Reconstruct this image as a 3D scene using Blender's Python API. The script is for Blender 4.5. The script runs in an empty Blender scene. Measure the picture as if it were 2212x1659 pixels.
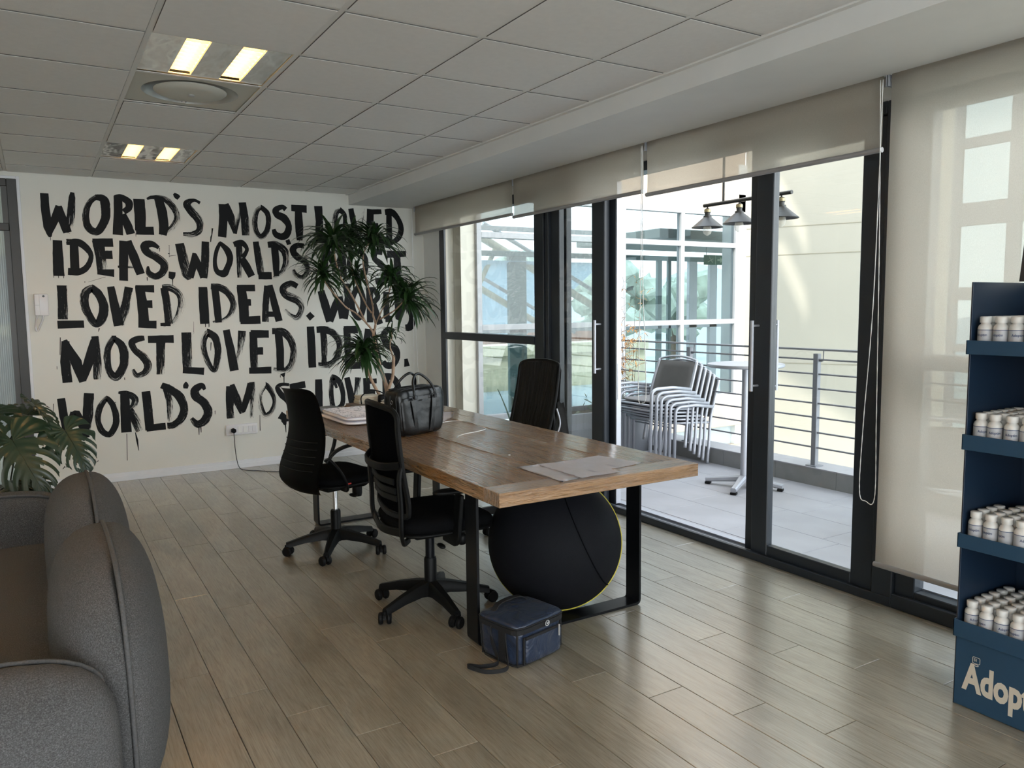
import bpy, bmesh, math, random
from mathutils import Vector, Matrix
random.seed(7)
C = bpy.context.scene.collection
SC = bpy.context.scene

# ------------------------------------------------------------------ camera
cam = bpy.data.cameras.new('camera'); camo = bpy.data.objects.new('camera', cam); C.objects.link(camo)
RT = ((0.85460196, -0.51917071, -0.01082893), (0.0600054, 0.07801746, 0.99514453), (0.51580505, 0.85110225, -0.09782692))
m = Matrix(((RT[0][0], RT[1][0], -RT[2][0], 0), (RT[0][1], RT[1][1], -RT[2][1], 0), (RT[0][2], RT[1][2], -RT[2][2], 1.475), (0, 0, 0, 1)))
camo.matrix_world = m
cam.sensor_fit = 'HORIZONTAL'; cam.sensor_width = 36.0; cam.lens = 1689.0 / 2212.0 * 36.0
cam.clip_start = 0.05; cam.clip_end = 400
SC.camera = camo

# ------------------------------------------------------------------ world, sun, exposure
world = bpy.data.worlds.new('sky'); SC.world = world; world.use_nodes = True
wn = world.node_tree; wn.nodes.clear()
wo = wn.nodes.new('ShaderNodeOutputWorld'); bg = wn.nodes.new('ShaderNodeBackground')
tc = wn.nodes.new('ShaderNodeTexCoord'); sx = wn.nodes.new('ShaderNodeSeparateXYZ'); rp = wn.nodes.new('ShaderNodeValToRGB')
wn.links.new(tc.outputs['Generated'], sx.inputs[0]); wn.links.new(sx.outputs['Z'], rp.inputs[0])
rp.color_ramp.elements[0].position = 0.0; rp.color_ramp.elements[0].color = (0.90, 0.94, 0.95, 1)
rp.color_ramp.elements[1].position = 0.9; rp.color_ramp.elements[1].color = (0.72, 0.84, 0.96, 1)
wn.links.new(rp.outputs[0], bg.inputs[0]); wn.links.new(bg.outputs[0], wo.inputs[0])
bg.inputs[1].default_value = 1.45
sun = bpy.data.lights.new('sun', 'SUN'); sun.energy = 0.7; sun.angle = math.radians(1.0); sun.color = (1.0, 0.94, 0.84)
suno = bpy.data.objects.new('sun', sun); C.objects.link(suno)
suno.rotation_euler = Vector((-0.5, -0.55, 0.67)).to_track_quat('Z', 'Y').to_euler()
SC.view_settings.view_transform = 'Standard'; SC.view_settings.look = 'None'
SC.view_settings.exposure = 2.35; SC.view_settings.gamma = 1.0; SC.view_settings.use_curve_mapping = False
SC.cycles.max_bounces = 9; SC.cycles.diffuse_bounces = 5; SC.cycles.glossy_bounces = 4
SC.cycles.transparent_max_bounces = 16; SC.cycles.transmission_bounces = 6
SC.cycles.sample_clamp_indirect = 6.0; SC.cycles.caustics_reflective = False; SC.cycles.caustics_refractive = False
SC.cycles.blur_glossy = 1.0

# ------------------------------------------------------------------ helpers
def new(name, bm, mat=None, parent=None, smooth=False, loc=None, rot=None, angle=None):
    me = bpy.data.meshes.new(name)
    bmesh.ops.recalc_face_normals(bm, faces=bm.faces[:])
    bm.to_mesh(me); bm.free()
    if smooth:
        for p in me.polygons: p.use_smooth = True
        if angle is not None:
            try: me.set_sharp_from_angle(angle=math.radians(angle))
            except Exception: pass
    o = bpy.data.objects.new(name, me); C.objects.link(o)
    if mat: me.materials.append(mat)
    if parent: o.parent = parent
    if loc: o.location = loc
    if rot: o.rotation_euler = rot
    return o

def inst(src, name=None, loc=None, rot=None, parent=None, scale=None):
    o = bpy.data.objects.new(name or src.name.split('.')[0], src.data); C.objects.link(o)
    if parent is not None: o.parent = parent
    elif src.parent: o.parent = src.parent
    if loc is not None: o.location = loc
    if rot is not None: o.rotation_euler = rot
    if scale is not None: o.scale = scale
    return o

def thing(name, label, cat, loc=(0, 0, 0), rz=0.0, group=None):
    o = bpy.data.objects.new(name, None); C.objects.link(o); o.empty_display_size = 0.1
    o.location = loc; o.rotation_euler = (0, 0, rz)
    tag(o, label, cat, group); return o

def tag(o, label, cat, group=None):
    o['label'] = label; o['category'] = cat
    if group: o['group'] = group
    return o

def struct(name, bm, mat, **k):
    o = new(name, bm, mat, **k); o['kind'] = 'structure'; return o

def copy_tree(o, parent=None):
    c = o.copy(); C.objects.link(c)
    if parent is not None: c.parent = parent
    for ch in list(o.children): copy_tree(ch, c)
    return c

def B(): return bmesh.new()

def box(bm, x0, x1, y0, y1, z0, z1, bev=0.0, seg=1, mtx=None):
    vs = [bm.verts.new((x, y, z)) for x in (x0, x1) for y in (y0, y1) for z in (z0, z1)]
    f = [(0, 1, 3, 2), (4, 6, 7, 5), (0, 4, 5, 1), (2, 3, 7, 6), (0, 2, 6, 4), (1, 5, 7, 3)]
    fs = [bm.faces.new([vs[i] for i in q]) for q in f]
    bmesh.ops.recalc_face_normals(bm, faces=fs)
    geo = vs
    if bev > 0:
        es = list({e for q in fs for e in q.edges})
        r = bmesh.ops.bevel(bm, geom=es, offset=bev, segments=seg, affect='EDGES', profile=0.5)
        geo = list({v for q in r['faces'] for v in q.verts} | {v for v in vs if v.is_valid})
    if mtx is not None: bmesh.ops.transform(bm, matrix=mtx, verts=[v for v in geo if v.is_valid])
    return geo

def prism(bm, pts, z0, z1, axis='z', mtx=None):
    def P(a, b, c):
        return {'z': (a, b, c), 'y': (a, c, b), 'x': (c, a, b)}[axis]
    lo = [bm.verts.new(P(a, b, z0)) for a, b in pts]; hi = [bm.verts.new(P(a, b, z1)) for a, b in pts]
    n = len(pts)
    bm.faces.new(lo[::-1]); bm.faces.new(hi)
    for i in range(n): bm.faces.new((lo[i], lo[(i + 1) % n], hi[(i + 1) % n], hi[i]))
    if mtx is not None: bmesh.ops.transform(bm, matrix=mtx, verts=lo + hi)

def frames(path, up=None):
    T = []
    n = len(path)
    for i in range(n):
        a = path[max(i - 1, 0)]; b = path[min(i + 1, n - 1)]
        t = (b - a); t = t.normalized() if t.length > 1e-9 else Vector((0, 0, 1)); T.append(t)
    u = up if up is not None else (Vector((0, 0, 1)) if abs(T[0].z) < 0.9 else Vector((1, 0, 0)))
    out = []
    s = T[0].cross(u)
    s = s.normalized() if s.length > 1e-6 else Vector((1, 0, 0))
    for t in T:
        if up is not None: s2 = t.cross(up)
        else: s2 = s - t * s.dot(t)
        if s2.length < 1e-6: s2 = s
        s = s2.normalized(); out.append((t, s, s.cross(t).normalized()))
    return out

def sweep(bm, path, prof, up=None, scale=None, cap=True, closed=False):
    """prof: list of (a,b) in (side, up) axes"""
    path = [Vector(p) for p in path]
    fr = frames(path, up); rings = []
    for i, (p, (t, s, u)) in enumerate(zip(path, fr)):
        k = scale[i] if scale else 1.0
        rings.append([bm.verts.new(p + s * (a * k) + u * (b * k)) for a, b in prof])
    n = len(prof); L = len(rings)
    for i in range(L if closed else L - 1):
        r0, r1 = rings[i], rings[(i + 1) % L]
        for j in range(n): bm.faces.new((r0[j], r0[(j + 1) % n], r1[(j + 1) % n], r1[j]))
    if cap and not closed:
        bm.faces.new(rings[0][::-1]); bm.faces.new(rings[-1])

def circ(r, n=10): return [(r * math.cos(2 * math.pi * i / n), r * math.sin(2 * math.pi * i / n)) for i in range(n)]
def rect(w, h, b=0.0):
    w /= 2; h /= 2
    if b <= 0: return [(-w, -h), (w, -h), (w, h), (-w, h)]
    return [(-w + b, -h), (w - b, -h), (w, -h + b), (w, h - b), (w - b, h), (-w + b, h), (-w, h - b), (-w, -h + b)]

def tube(bm, path, r, n=10, up=None, closed=False, rad=None):
    sweep(bm, path, circ(r, n), up=up, closed=closed, scale=rad)

def crv(pts, n=6, closed=False):
    P = [Vector(p) for p in pts]; out = []; L = len(P)
    rng = range(L if closed else L - 1)
    for i in rng:
        if closed: a, b, c, d = P[(i - 1) % L], P[i], P[(i + 1) % L], P[(i + 2) % L]
        else: a, b, c, d = P[max(i - 1, 0)], P[i], P[i + 1], P[min(i + 2, L - 1)]
        for k in range(n):
            t = k / n
            out.append(0.5 * ((2 * b) + (c - a) * t + (2 * a - 5 * b + 4 * c - d) * t * t + (3 * b - a - 3 * c + d) * t ** 3))
    if not closed: out.append(P[-1])
    return out

def fillet(pts, r, n=4):
    """polyline with rounded corners"""
    P = [Vector(p) for p in pts]; out = [P[0]]
    for i in range(1, len(P) - 1):
        a, b, c = P[i - 1], P[i], P[i + 1]
        d1 = (a - b); d2 = (c - b); rr = min(r, d1.length * .49, d2.length * .49)
        p1 = b + d1.normalized() * rr; p2 = b + d2.normalized() * rr
        for k in range(n + 1):
            t = k / n; out.append(p1 * (1 - t) ** 2 + b * 2 * t * (1 - t) + p2 * t * t)
    out.append(P[-1]); return out

def lathe(bm, prof, n=24, mtx=None, x=0, y=0):
    rings = []; new_v = []
    for r, z in prof:
        if r < 1e-6: v = bm.verts.new((x, y, z)); rings.append([v]); new_v.append(v)
        else:
            ring = [bm.verts.new((x + r * math.cos(2 * math.pi * i / n), y + r * math.sin(2 * math.pi * i / n), z)) for i in range(n)]
            rings.append(ring); new_v += ring
    for a, b in zip(rings, rings[1:]):
        for i in range(n):
            j = (i + 1) % n
            if len(a) == 1 and len(b) == 1: continue
            if len(a) == 1: bm.faces.new((a[0], b[i], b[j]))
            elif len(b) == 1: bm.faces.new((a[i], b[0], a[j]))
            else: bm.faces.new((a[i], b[i], b[j], a[j]))
    if mtx is not None: bmesh.ops.transform(bm, matrix=mtx, verts=new_v)
    return new_v

def squad(bm, c, h, e, cuts=8, mtx=None, deform=None):
    """super-ellipsoid cushion: centre c, half sizes h, exponents e"""
    old = set(bm.verts); r = bmesh.ops.create_cube(bm, size=2.0)
    vs = r['verts']; es = list({ed for v in vs for ed in v.link_edges})
    r2 = bmesh.ops.subdivide_edges(bm, edges=es, cuts=cuts, use_grid_fill=True)
    allv = [v for v in bm.verts if v not in old]
    for v in allv:
        d = v.co.copy()
        d = Vector((math.tan(d.x * .7) / math.tan(.7), math.tan(d.y * .7) / math.tan(.7), math.tan(d.z * .7) / math.tan(.7)))
        dd = (abs(d.x) * 1.0, abs(d.y), abs(d.z))
        lo, hi = 0.2, 1.6
        for _ in range(22):
            t = (lo + hi) / 2
            s = (t * dd[0]) ** e[0] + (t * dd[1]) ** e[1] + (t * dd[2]) ** e[2]
            if s > 1: hi = t
            else: lo = t
        p = Vector((c[0] + d.x * t * h[0], c[1] + d.y * t * h[1], c[2] + d.z * t * h[2]))
        if deform: p = deform(p)
        v.co = p
    if mtx is not None: bmesh.ops.transform(bm, matrix=mtx, verts=allv)
    return allv

def sheet(bm, rows, thick=0.0):
    """grid of points (list of rows) -> surface, optional thickness along normals by solidify-like offset"""
    R = [[bm.verts.new(p) for p in row] for row in rows]
    fs = []
    for a, b in zip(R, R[1:]):
        for i in range(len(a) - 1): fs.append(bm.faces.new((a[i], a[i + 1], b[i + 1], b[i])))
    if thick:
        bmesh.ops.solidify(bm, geom=fs, thickness=thick)

def text_mesh(s, size, bold=0.0, xs=1.0, extr=0.0, wrap=None):
    cu = bpy.data.curves.new('txt', 'FONT'); cu.body = s; cu.size = size; cu.offset = bold; cu.extrude = extr; cu.resolution_u = 3
    o = bpy.data.objects.new('txt', cu); C.objects.link(o)
    bpy.context.view_layer.update()
    me = bpy.data.meshes.new_from_object(o.evaluated_get(bpy.context.evaluated_depsgraph_get()))
    bpy.data.objects.remove(o); bpy.data.curves.remove(cu)
    bm = bmesh.new(); bm.from_mesh(me); bpy.data.meshes.remove(me)
    for v in bm.verts: v.co.x *= xs
    return bm

# ------------------------------------------------------------------ materials
class N:
    def __init__(s, name):
        s.m = bpy.data.materials.new(name); s.m.use_nodes = True; s.t = s.m.node_tree
        s.b = s.t.nodes['Principled BSDF']; s.o = s.t.nodes['Material Output']
    def n(s, typ, **k):
        nd = s.t.nodes.new('ShaderNode' + typ)
        for a, v in k.items(): setattr(nd, a, v)
        return nd
    def l(s, a, b): s.t.links.new(a, b)
    def noise(s, scale=5, detail=4, rough=.5, stretch=(1, 1, 1), coord='Object', dist=0.0, rnd=False):
        tc = s.n('TexCoord'); mp = s.n('Mapping'); nz = s.n('TexNoise')
        mp.inputs['Scale'].default_value = stretch
        s.l(tc.outputs[coord], mp.inputs[0])
        if rnd:
            oi = s.n('ObjectInfo'); ad = s.n('VectorMath', operation='ADD'); ml = s.n('VectorMath', operation='SCALE')
            cx = s.n('CombineXYZ'); s.l(oi.outputs['Random'], cx.inputs[0]); s.l(oi.outputs['Random'], cx.inputs[1]); s.l(oi.outputs['Random'], cx.inputs[2])
            s.l(cx.outputs[0], ml.inputs[0]); ml.inputs['Scale'].default_value = 37.0
            s.l(mp.outputs[0], ad.inputs[0]); s.l(ml.outputs[0], ad.inputs[1]); s.l(ad.outputs[0], nz.inputs['Vector'])
        else: s.l(mp.outputs[0], nz.inputs['Vector'])
        nz.inputs['Scale'].default_value = scale; nz.inputs['Detail'].default_value = detail; nz.inputs['Roughness'].default_value = rough
        nz.inputs['Distortion'].default_value = dist
        return nz
    def ramp(s, src, stops):
        r = s.n('ValToRGB'); s.l(src, r.inputs[0]); el = r.color_ramp.elements
        while len(el) < len(stops): el.new(.5)
        for e, (p, c) in zip(el, stops): e.position = p; e.color = (*c, 1) if len(c) == 3 else c
        return r.outputs[0]
    def bump(s, src, strength=.2, dist=.01):
        b = s.n('Bump'); b.inputs['Strength'].default_value = strength; b.inputs['Distance'].default_value = dist
        s.l(src, b.inputs['Height']); s.l(b.outputs[0], s.b.inputs['Normal']); return b

def mul(c, k): return tuple(min(1, x * k) for x in c)

def paint(name, col, rough=.5, metal=0.0, var=.06, scale=6, bump=0.0, bscale=60, spec=None, stretch=(1, 1, 1)):
    q = N(name); nz = q.noise(scale, 4, stretch=stretch)
    q.l(q.ramp(nz.outputs[0], [(.3, mul(col, 1 - var)), (.7, mul(col, 1 + var))]), q.b.inputs['Base Color'])
    q.b.inputs['Roughness'].default_value = rough; q.b.inputs['Metallic'].default_value = metal
    if spec is not None: q.b.inputs['Specular IOR Level'].default_value = spec
    if bump:
        n2 = q.noise(bscale, 3, stretch=stretch); q.bump(n2.outputs[0], bump, .004)
    return q.m

def emit(name, col, strength):
    q = N(name); q.b.inputs['Base Color'].default_value = (*col, 1)
    q.b.inputs['Emission Color'].default_value = (*col, 1); q.b.inputs['Emission Strength'].default_value = strength; return q.m

def glass(name, tint=(1, 1, 1), ior=1.45, rough=0.0, boost=1.0):
    q = N(name); q.t.nodes.remove(q.b)
    tr = q.n('BsdfTransparent'); gl = q.n('BsdfGlossy'); fr = q.n('Fresnel'); mx = q.n('MixShader')
    tr.inputs[0].default_value = (*tint, 1); gl.inputs['Roughness'].default_value = rough; 
    ge = q.n('NewGeometry'); mr = q.n('MapRange'); mr.inputs[3].default_value = ior; mr.inputs[4].default_value = 1 / ior; q.l(ge.outputs['Backfacing'], mr.inputs[0]); q.l(mr.outputs[0], fr.inputs[0])
    mp = q.n('Math', operation='MULTIPLY'); mp.inputs[1].default_value = boost; q.l(fr.outputs[0], mp.inputs[0])
    q.l(mp.outputs[0], mx.inputs[0]); q.l(tr.outputs[0], mx.inputs[1]); q.l(gl.outputs[0], mx.inputs[2]); q.l(mx.outputs[0], q.o.inputs[0])
    return q.m

M = {}
M['wall'] = paint('wall_paint', (.70, .69, .635), .55, var=.02, scale=2, bump=.05, bscale=90)
M['white_paint'] = paint('white_paint', (.78, .78, .76), .45, var=.02)
M['soffit'] = paint('soffit_plaster', (.72, .72, .71), .6, var=.02)
M['tile'] = paint('ceiling_tile_mineral', (.78, .77, .76), .85, var=.02, scale=30, bump=.25, bscale=500)
M['grid'] = paint('grid_bar_white', (.76, .755, .74), .6, var=.01)
M['skirting'] = paint('skirting_white', (.74, .75, .78), .4, var=.02)
M['anth'] = paint('anthracite_aluminium', (.018, .023, .031), .34, metal=.0, var=.08)
M['alu'] = paint('satin_aluminium', (.42, .43, .47), .45, metal=.45, var=.03)
M['galv'] = paint('weathered_aluminium_frame', (.46, .46, .47), .5, metal=.15, var=.05)
M['rubber'] = paint('black_rubber', (.005, .005, .0055), .55, spec=.15)
M['plastic'] = paint('black_plastic', (.0055, .0058, .006), .45, var=.1, bump=.05, bscale=300, spec=.14)
M['plastic2'] = paint('dark_grey_plastic', (.05, .054, .06), .35, spec=.4)
M['mesh'] = paint('black_mesh_fabric', (.003, .0035, .005), .8, bump=.5, bscale=700, spec=.05)
M['fabric_black'] = paint('black_seat_fabric', (.0045, .0048, .0055), .9, bump=.4, bscale=500, spec=.05)
M['chrome'] = paint('chrome', (.75, .75, .76), .12, metal=1.0)
M['steel_black'] = paint('black_powder_coat', (.005, .0055, .007), .36, var=.1, spec=.2)
M['glass'] = glass('window_glass', (.965, .975, .97), 1.40)
M['glass2'] = glass('facade_glass', (.53, .585, .60), 1.5, boost=1.3)
M['cord'] = paint('white_cord', (.8, .8, .78), .4)
M['black_cable'] = paint('black_cable', (.012, .012, .014), .4)
MURAL = [
('W',[('l',0,[122,2440,60,122,2303,63,132,2169,64,140,2108,38,144,2088,19]),('l',0,[145,2108,19,187,2239,61,222,2342,51]),('l',0,[216,2342,48,242,2224,68,270,2130,65]),('l',4,[324,2460,29,318,2416,48,308,2313,61,293,2210,61,265,2127,55]),('l',0,[145,2102,5,145,2061,3])]),
('O',[('s',3,[493,2432,43,551,2416,70,563,2340,73,555,2257,67,509,2164,63,470,2143,63,423,2178,62,408,2256,56,422,2336,49,453,2396,43,493,2432,43])]),
('R',[('l',0,[661,2451,67,656,2314,67,643,2124,81]),('s',0,[634,2439,33,682,2442,51,739,2406,61,739,2357,54,698,2320,47]),('l',0,[684,2298,64,722,2212,68,744,2135,68])]),
('L',[('l',0,[822,2436,92,825,2305,89,821,2166,86]),('l',0,[785,2165,65,927,2170,70]),('l',0,[783,2143,5,783,2115,3])]),
('D',[('l',0,[885,2440,17,919,2456,31,965,2459,31]),('l',0,[975,2460,70,1003,2332,81,1010,2206,77,996,2137,63]),('s',6,[929,2457,31,1012,2455,45,1087,2398,64,1127,2302,60,1103,2229,67,1048,2164,67,989,2126,35])]),
('Q',[('s',0,[1104,2500,21,1125,2480,46,1145,2463,39])]),
('S',[('s',4,[1318,2430,29,1269,2452,29,1209,2420,64,1234,2363,72,1287,2299,69,1312,2238,65,1295,2178,58,1238,2150,54,1164,2147,43])]),
('X',[('l',0,[1414,2213,15,1406,2156,9,1398,2130,13,1392,2089,8])]),
('M',[('l',0,[1511,2433,70,1512,2295,74,1494,2137,74]),('l',3,[1533,2434,63,1576,2317,78,1610,2175,34]),('l',6,[1613,2171,22,1634,2301,49,1657,2404,19]),('l',3,[1685,2458,68,1701,2304,72,1706,2160,72])]),
('O',[('s',4,[1849,2426,46,1905,2375,50,1917,2295,50,1894,2205,50,1838,2153,50,1795,2209,50,1789,2300,53,1810,2385,50,1849,2426,46])]),
('S',[('s',0,[2081,2415,47,2047,2437,43,1987,2406,58,2001,2361,66,2062,2333,75,2103,2261,59,2080,2185,67,2032,2160,63,1978,2181,55,1960,2227,35])]),
('T',[('l',0,[2133,2434,59,2281,2430,72]),('l',0,[2200,2406,68,2202,2249,80,2202,2131,56])]),
('L',[('l',0,[2394,2465,80,2401,2317,73,2392,2140,83]),('l',0,[2352,2143,63,2512,2146,64])]),
('O',[('s',4,[2608,2443,55,2657,2387,45,2651,2280,40,2630,2196,50,2588,2156,55,2555,2228,55,2554,2348,59,2572,2417,59,2608,2443,55])]),
('V',[('l',0,[2721,2459,55,2747,2309,61,2778,2123,66]),('l',7,[2788,2138,46,2816,2282,41,2846,2466,46])]),
('E',[('l',0,[2925,2465,72,2913,2267,77,2908,2103,77]),('l',0,[2897,2434,56,3042,2446,47]),('l',0,[2925,2294,67,3005,2298,67]),('l',0,[2888,2127,57,3021,2126,57])]),
('D',[('l',0,[3122,2441,58,3118,2175,68,3102,2083,53]),('s',0,[3079,2443,57,3155,2445,68,3219,2380,58,3250,2291,61,3220,2193,58,3130,2130,42])]),
('I',[('l',0,[193,2064,67,189,1921,77,187,1772,81]),('l',0,[152,1786,5,150,1757,4]),('l',0,[184,1781,6,184,1753,4]),('l',0,[222,1787,5,220,1753,4])]),
('D',[('l',5,[257,2066,23,312,2073,23]),('l',0,[255,2042,27,302,2044,32]),('l',0,[311,2054,64,306,1827,69]),('s',0,[281,2057,36,349,2050,59,407,1998,51,431,1936,37,398,1852,46,335,1808,55,254,1811,59])]),
('E',[('l',4,[489,2074,88,503,1928,79,512,1800,84]),('l',0,[449,2053,69,603,2058,71]),('l',0,[513,1953,70,593,1955,71]),('l',0,[470,1809,42,598,1801,66])]),
('A',[('l',0,[685,2076,71,676,1907,71,667,1737,67]),('l',0,[717,2077,57,759,1934,77,803,1794,68]),('l',5,[628,1856,19,746,1858,29])]),
('S',[('s',3,[959,2024,29,905,2056,54,848,2041,68,864,1986,68,936,1943,69,995,1883,69,979,1811,64,918,1775,59,866,1810,49,864,1865,19]),('l',0,[965,2025,7,964,1992,4]),('l',0,[853,1769,8,853,1739,6])]),
('P',[('s',0,[1058,1818,55,1052,1781,55,1041,1756,35]),('l',0,[1058,1766,10,1055,1694,4])]),
('X',[('l',0,[1043,2050,12,1043,2047,12]),('l',0,[1044,2047,3,1040,1945,3]),('l',0,[1038,1981,15,1037,1973,15]),('l',0,[1040,1955,5,1095,1964,3]),('l',0,[369,1724,7,376,1724,7]),('l',0,[398,1724,2,530,1768,3])]),
('W',[('l',4,[1129,2068,74,1155,1927,86,1183,1798,92,1203,1753,46]),('l',0,[1204,1768,58,1237,1882,64,1248,1989,29]),('l',0,[1247,1977,41,1282,1882,58,1320,1770,64]),('l',3,[1349,2092,64,1338,1913,70,1322,1764,62])]),
('O',[('s',0,[1475,2085,30,1536,2014,60,1554,1936,54,1523,1850,54,1492,1808,66,1435,1831,47,1421,1915,35,1440,2012,35,1475,2085,30])]),
('R',[('l',5,[1640,2084,54,1639,1920,61,1638,1773,55]),('s',0,[1592,2073,48,1664,2091,54,1707,2043,36,1696,2000,36,1664,1957,48]),('l',0,[1658,1950,61,1697,1878,73,1741,1786,67])]),
('L',[('l',3,[1791,2107,55,1809,1954,68,1828,1806,68]),('l',0,[1802,1793,68,1926,1794,69])]),
('D',[('l',0,[1962,2082,69,1969,1926,69,1969,1789,50]),('s',5,[1900,2080,56,1981,2083,69,2054,2028,76,2066,1935,63,2034,1833,63,1944,1776,31])]),
('Q',[('l',0,[2073,2104,44,2112,2118,51])]),
('S',[('s',4,[2242,2078,51,2177,2082,51,2134,2043,64,2167,1981,70,2252,1932,65,2272,1849,52,2218,1779,52,2154,1803,51,2130,1854,32])]),
('M',[('l',0,[2445,2084,64,2438,1909,74,2434,1783,74]),('l',0,[2454,2074,59,2520,1935,65,2548,1863,50]),('l',0,[2558,1863,45,2604,2010,50]),('l',0,[2621,2060,60,2625,1888,65,2627,1790,66])]),
('O',[('s',0,[2807,2050,51,2857,1967,57,2848,1842,57,2793,1787,67,2726,1826,66,2688,1914,56,2722,2003,56,2807,2050,51])]),
('S',[('s',0,[3041,2041,58,2971,2045,62,2953,1979,57,3021,1920,68,3084,1846,58,3044,1769,63,2957,1748,63])]),
('T',[('l',0,[3089,2023,74,3299,2033,59]),('l',3,[3198,2000,74,3201,1898,80,3198,1781,80])]),
('L',[('l',3,[203,1695,75,202,1560,73,197,1414,77]),('l',0,[153,1371,68,347,1372,60])]),
('O',[('s',3,[423,1676,60,473,1617,66,503,1518,71,484,1419,75,437,1370,61,392,1435,61,359,1534,69,369,1632,69,423,1676,60])]),
('V',[('l',0,[565,1687,57,584,1533,71,610,1352,81]),('l',4,[705,1682,67,674,1532,72,619,1357,77])]),
('E',[('l',0,[788,1693,73,803,1531,83,808,1353,83]),('l',0,[755,1673,53,904,1668,64]),('l',0,[813,1536,63,883,1535,69]),('l',0,[762,1364,63,907,1356,69])]),
('D',[('l',3,[984,1678,62,1003,1526,68,1009,1360,69]),('s',7,[968,1684,45,1038,1679,68,1107,1626,63,1125,1537,69,1092,1418,69,1022,1342,51,961,1326,28]),('l',0,[938,1356,28,1022,1357,34])]),
('I',[('l',0,[1307,1686,76,1308,1523,82,1309,1354,83]),('l',0,[1314,1354,8,1313,1324,6]),('l',0,[1345,1353,8,1343,1323,6])]),
('D',[('l',0,[1410,1674,65,1421,1522,66,1428,1364,60]),('s',5,[1376,1692,53,1457,1680,66,1531,1625,66,1568,1533,60,1540,1442,54,1479,1387,42,1379,1365,30])]),
('E',[('l',0,[1641,1693,79,1657,1520,92,1657,1366,86]),('l',0,[1604,1677,61,1767,1678,62]),('l',0,[1665,1545,67,1725,1545,61]),('l',0,[1621,1379,67,1804,1382,75])]),
('A',[('l',3,[1879,1700,56,1859,1519,62,1852,1362,69]),('l',0,[1904,1707,50,1940,1531,69,1978,1366,67]),('l',0,[1868,1434,50,1955,1433,50])]),
('S',[('s',5,[2163,1695,51,2100,1723,57,2028,1676,70,2057,1612,76,2164,1561,84,2200,1484,65,2158,1395,71,2088,1409,58,2033,1473,32])]),
('P',[('l',0,[2257,1432,59,2298,1386,65])]),
('W',[('l',0,[2392,1654,69,2434,1500,87,2464,1351,64]),('l',0,[2470,1356,70,2535,1516,76,2573,1597,65]),('l',0,[2573,1597,70,2608,1383,83]),('l',0,[2649,1723,71,2663,1585,65,2620,1377,71])]),
('O',[('s',0,[2782,1689,66,2816,1596,60,2819,1497,66,2779,1392,66,2730,1422,60,2703,1527,60,2731,1631,60,2782,1689,66])]),
('R',[('l',0,[2892,1666,73,2888,1337,67]),('s',0,[2854,1652,54,2936,1663,55,2978,1596,55,2925,1531,55]),('l',0,[2931,1519,61,2995,1317,68])]),
('L',[('l',0,[3068,1643,62,3069,1369,68]),('l',0,[3053,1369,68,3130,1368,62])]),
('D',[('l',0,[3187,1685,69,3198,1373,69]),('s',0,[3152,1679,56,3236,1667,63,3272,1547,57,3188,1355,56])]),
('Q',[('l',0,[3261,1754,38,3267,1733,31])]),
('S',[('s',0,[3339,1631,70,3321,1673,76,3273,1595,69,3323,1492,76,3353,1370,76,3324,1286,83,3271,1275,63])]),
('M',[('l',2,[202,1233,59,192,1060,74,198,885,74]),('l',0,[200,1243,29,270,1056,84,311,884,55]),('l',0,[307,900,60,374,1078,80,416,1237,55]),('l',4,[422,1268,55,430,1076,66,425,899,71])]),
('O',[('s',3,[564,1248,41,619,1187,62,638,1094,72,624,1002,67,565,913,72,515,964,56,504,1073,56,516,1169,56,564,1248,51]),('l',0,[548,1262,15,584,1261,15])]),
('S',[('s',4,[804,1241,42,754,1234,57,703,1206,57,724,1140,57,791,1071,68,822,998,69,794,933,63,728,914,52,696,971,31])]),
('T',[('l',0,[831,1229,63,1041,1226,70]),('l',4,[934,1209,75,919,915,70])]),
('X',[('l',0,[629,903,16,630,902,16]),('l',0,[629,903,6,630,882,5]),('l',0,[459,1334,10,450,1305,3])]),
('L',[('l',4,[1148,1281,82,1147,1101,87,1144,920,82]),('l',0,[1103,945,55,1283,924,67])]),
('O',[('s',4,[1327,1277,67,1390,1229,67,1412,1114,62,1396,999,56,1370,925,45,1324,991,50,1287,1118,55,1297,1221,55,1327,1277,67]),('l',0,[1355,1185,9,1348,1110,4])]),
('V',[('l',0,[1492,1296,62,1522,1115,74,1547,916,80]),('l',8,[1634,1283,75,1617,1106,69,1556,916,52])]),
('E',[('l',3,[1733,1272,70,1731,1102,76,1730,931,70]),('l',0,[1709,1252,75,1876,1248,71]),('l',0,[1754,1092,70,1817,1090,70]),('l',0,[1680,910,58,1886,905,65])]),
('D',[('l',0,[1965,1266,71,1976,1099,72,1971,895,72]),('s',5,[1907,1274,59,2007,1265,72,2081,1185,72,2107,1076,67,2078,944,73,2010,887,72,1903,904,53]),('l',0,[1991,869,54,2001,836,18]),('l',0,[2002,851,12,2000,748,5]),('l',0,[1968,853,7,1967,829,5])]),
('X',[('l',0,[1209,1271,22,1210,1270,22]),('l',0,[1216,1376,2,1211,1280,3])]),
('I',[('l',0,[2276,1309,74,2280,1110,80,2281,909,75])]),
('D',[('l',4,[2403,1289,70,2408,1105,64,2408,926,70]),('s',4,[2335,1276,63,2426,1274,70,2513,1229,70,2563,1129,65,2535,1002,65,2461,930,70,2340,930,58])]),
('E',[('l',3,[2641,1289,71,2647,1097,72,2646,897,78]),('l',0,[2610,1267,77,2756,1269,78]),('l',0,[2660,1114,66,2711,1112,66]),('l',0,[2623,910,66,2776,909,73])]),
('A',[('l',0,[2865,1272,67,2845,1149,73,2826,912,67]),('l',0,[2911,1271,61,2937,1086,68,2982,893,62]),('l',0,[2841,1007,49,2941,1003,49])]),
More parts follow.
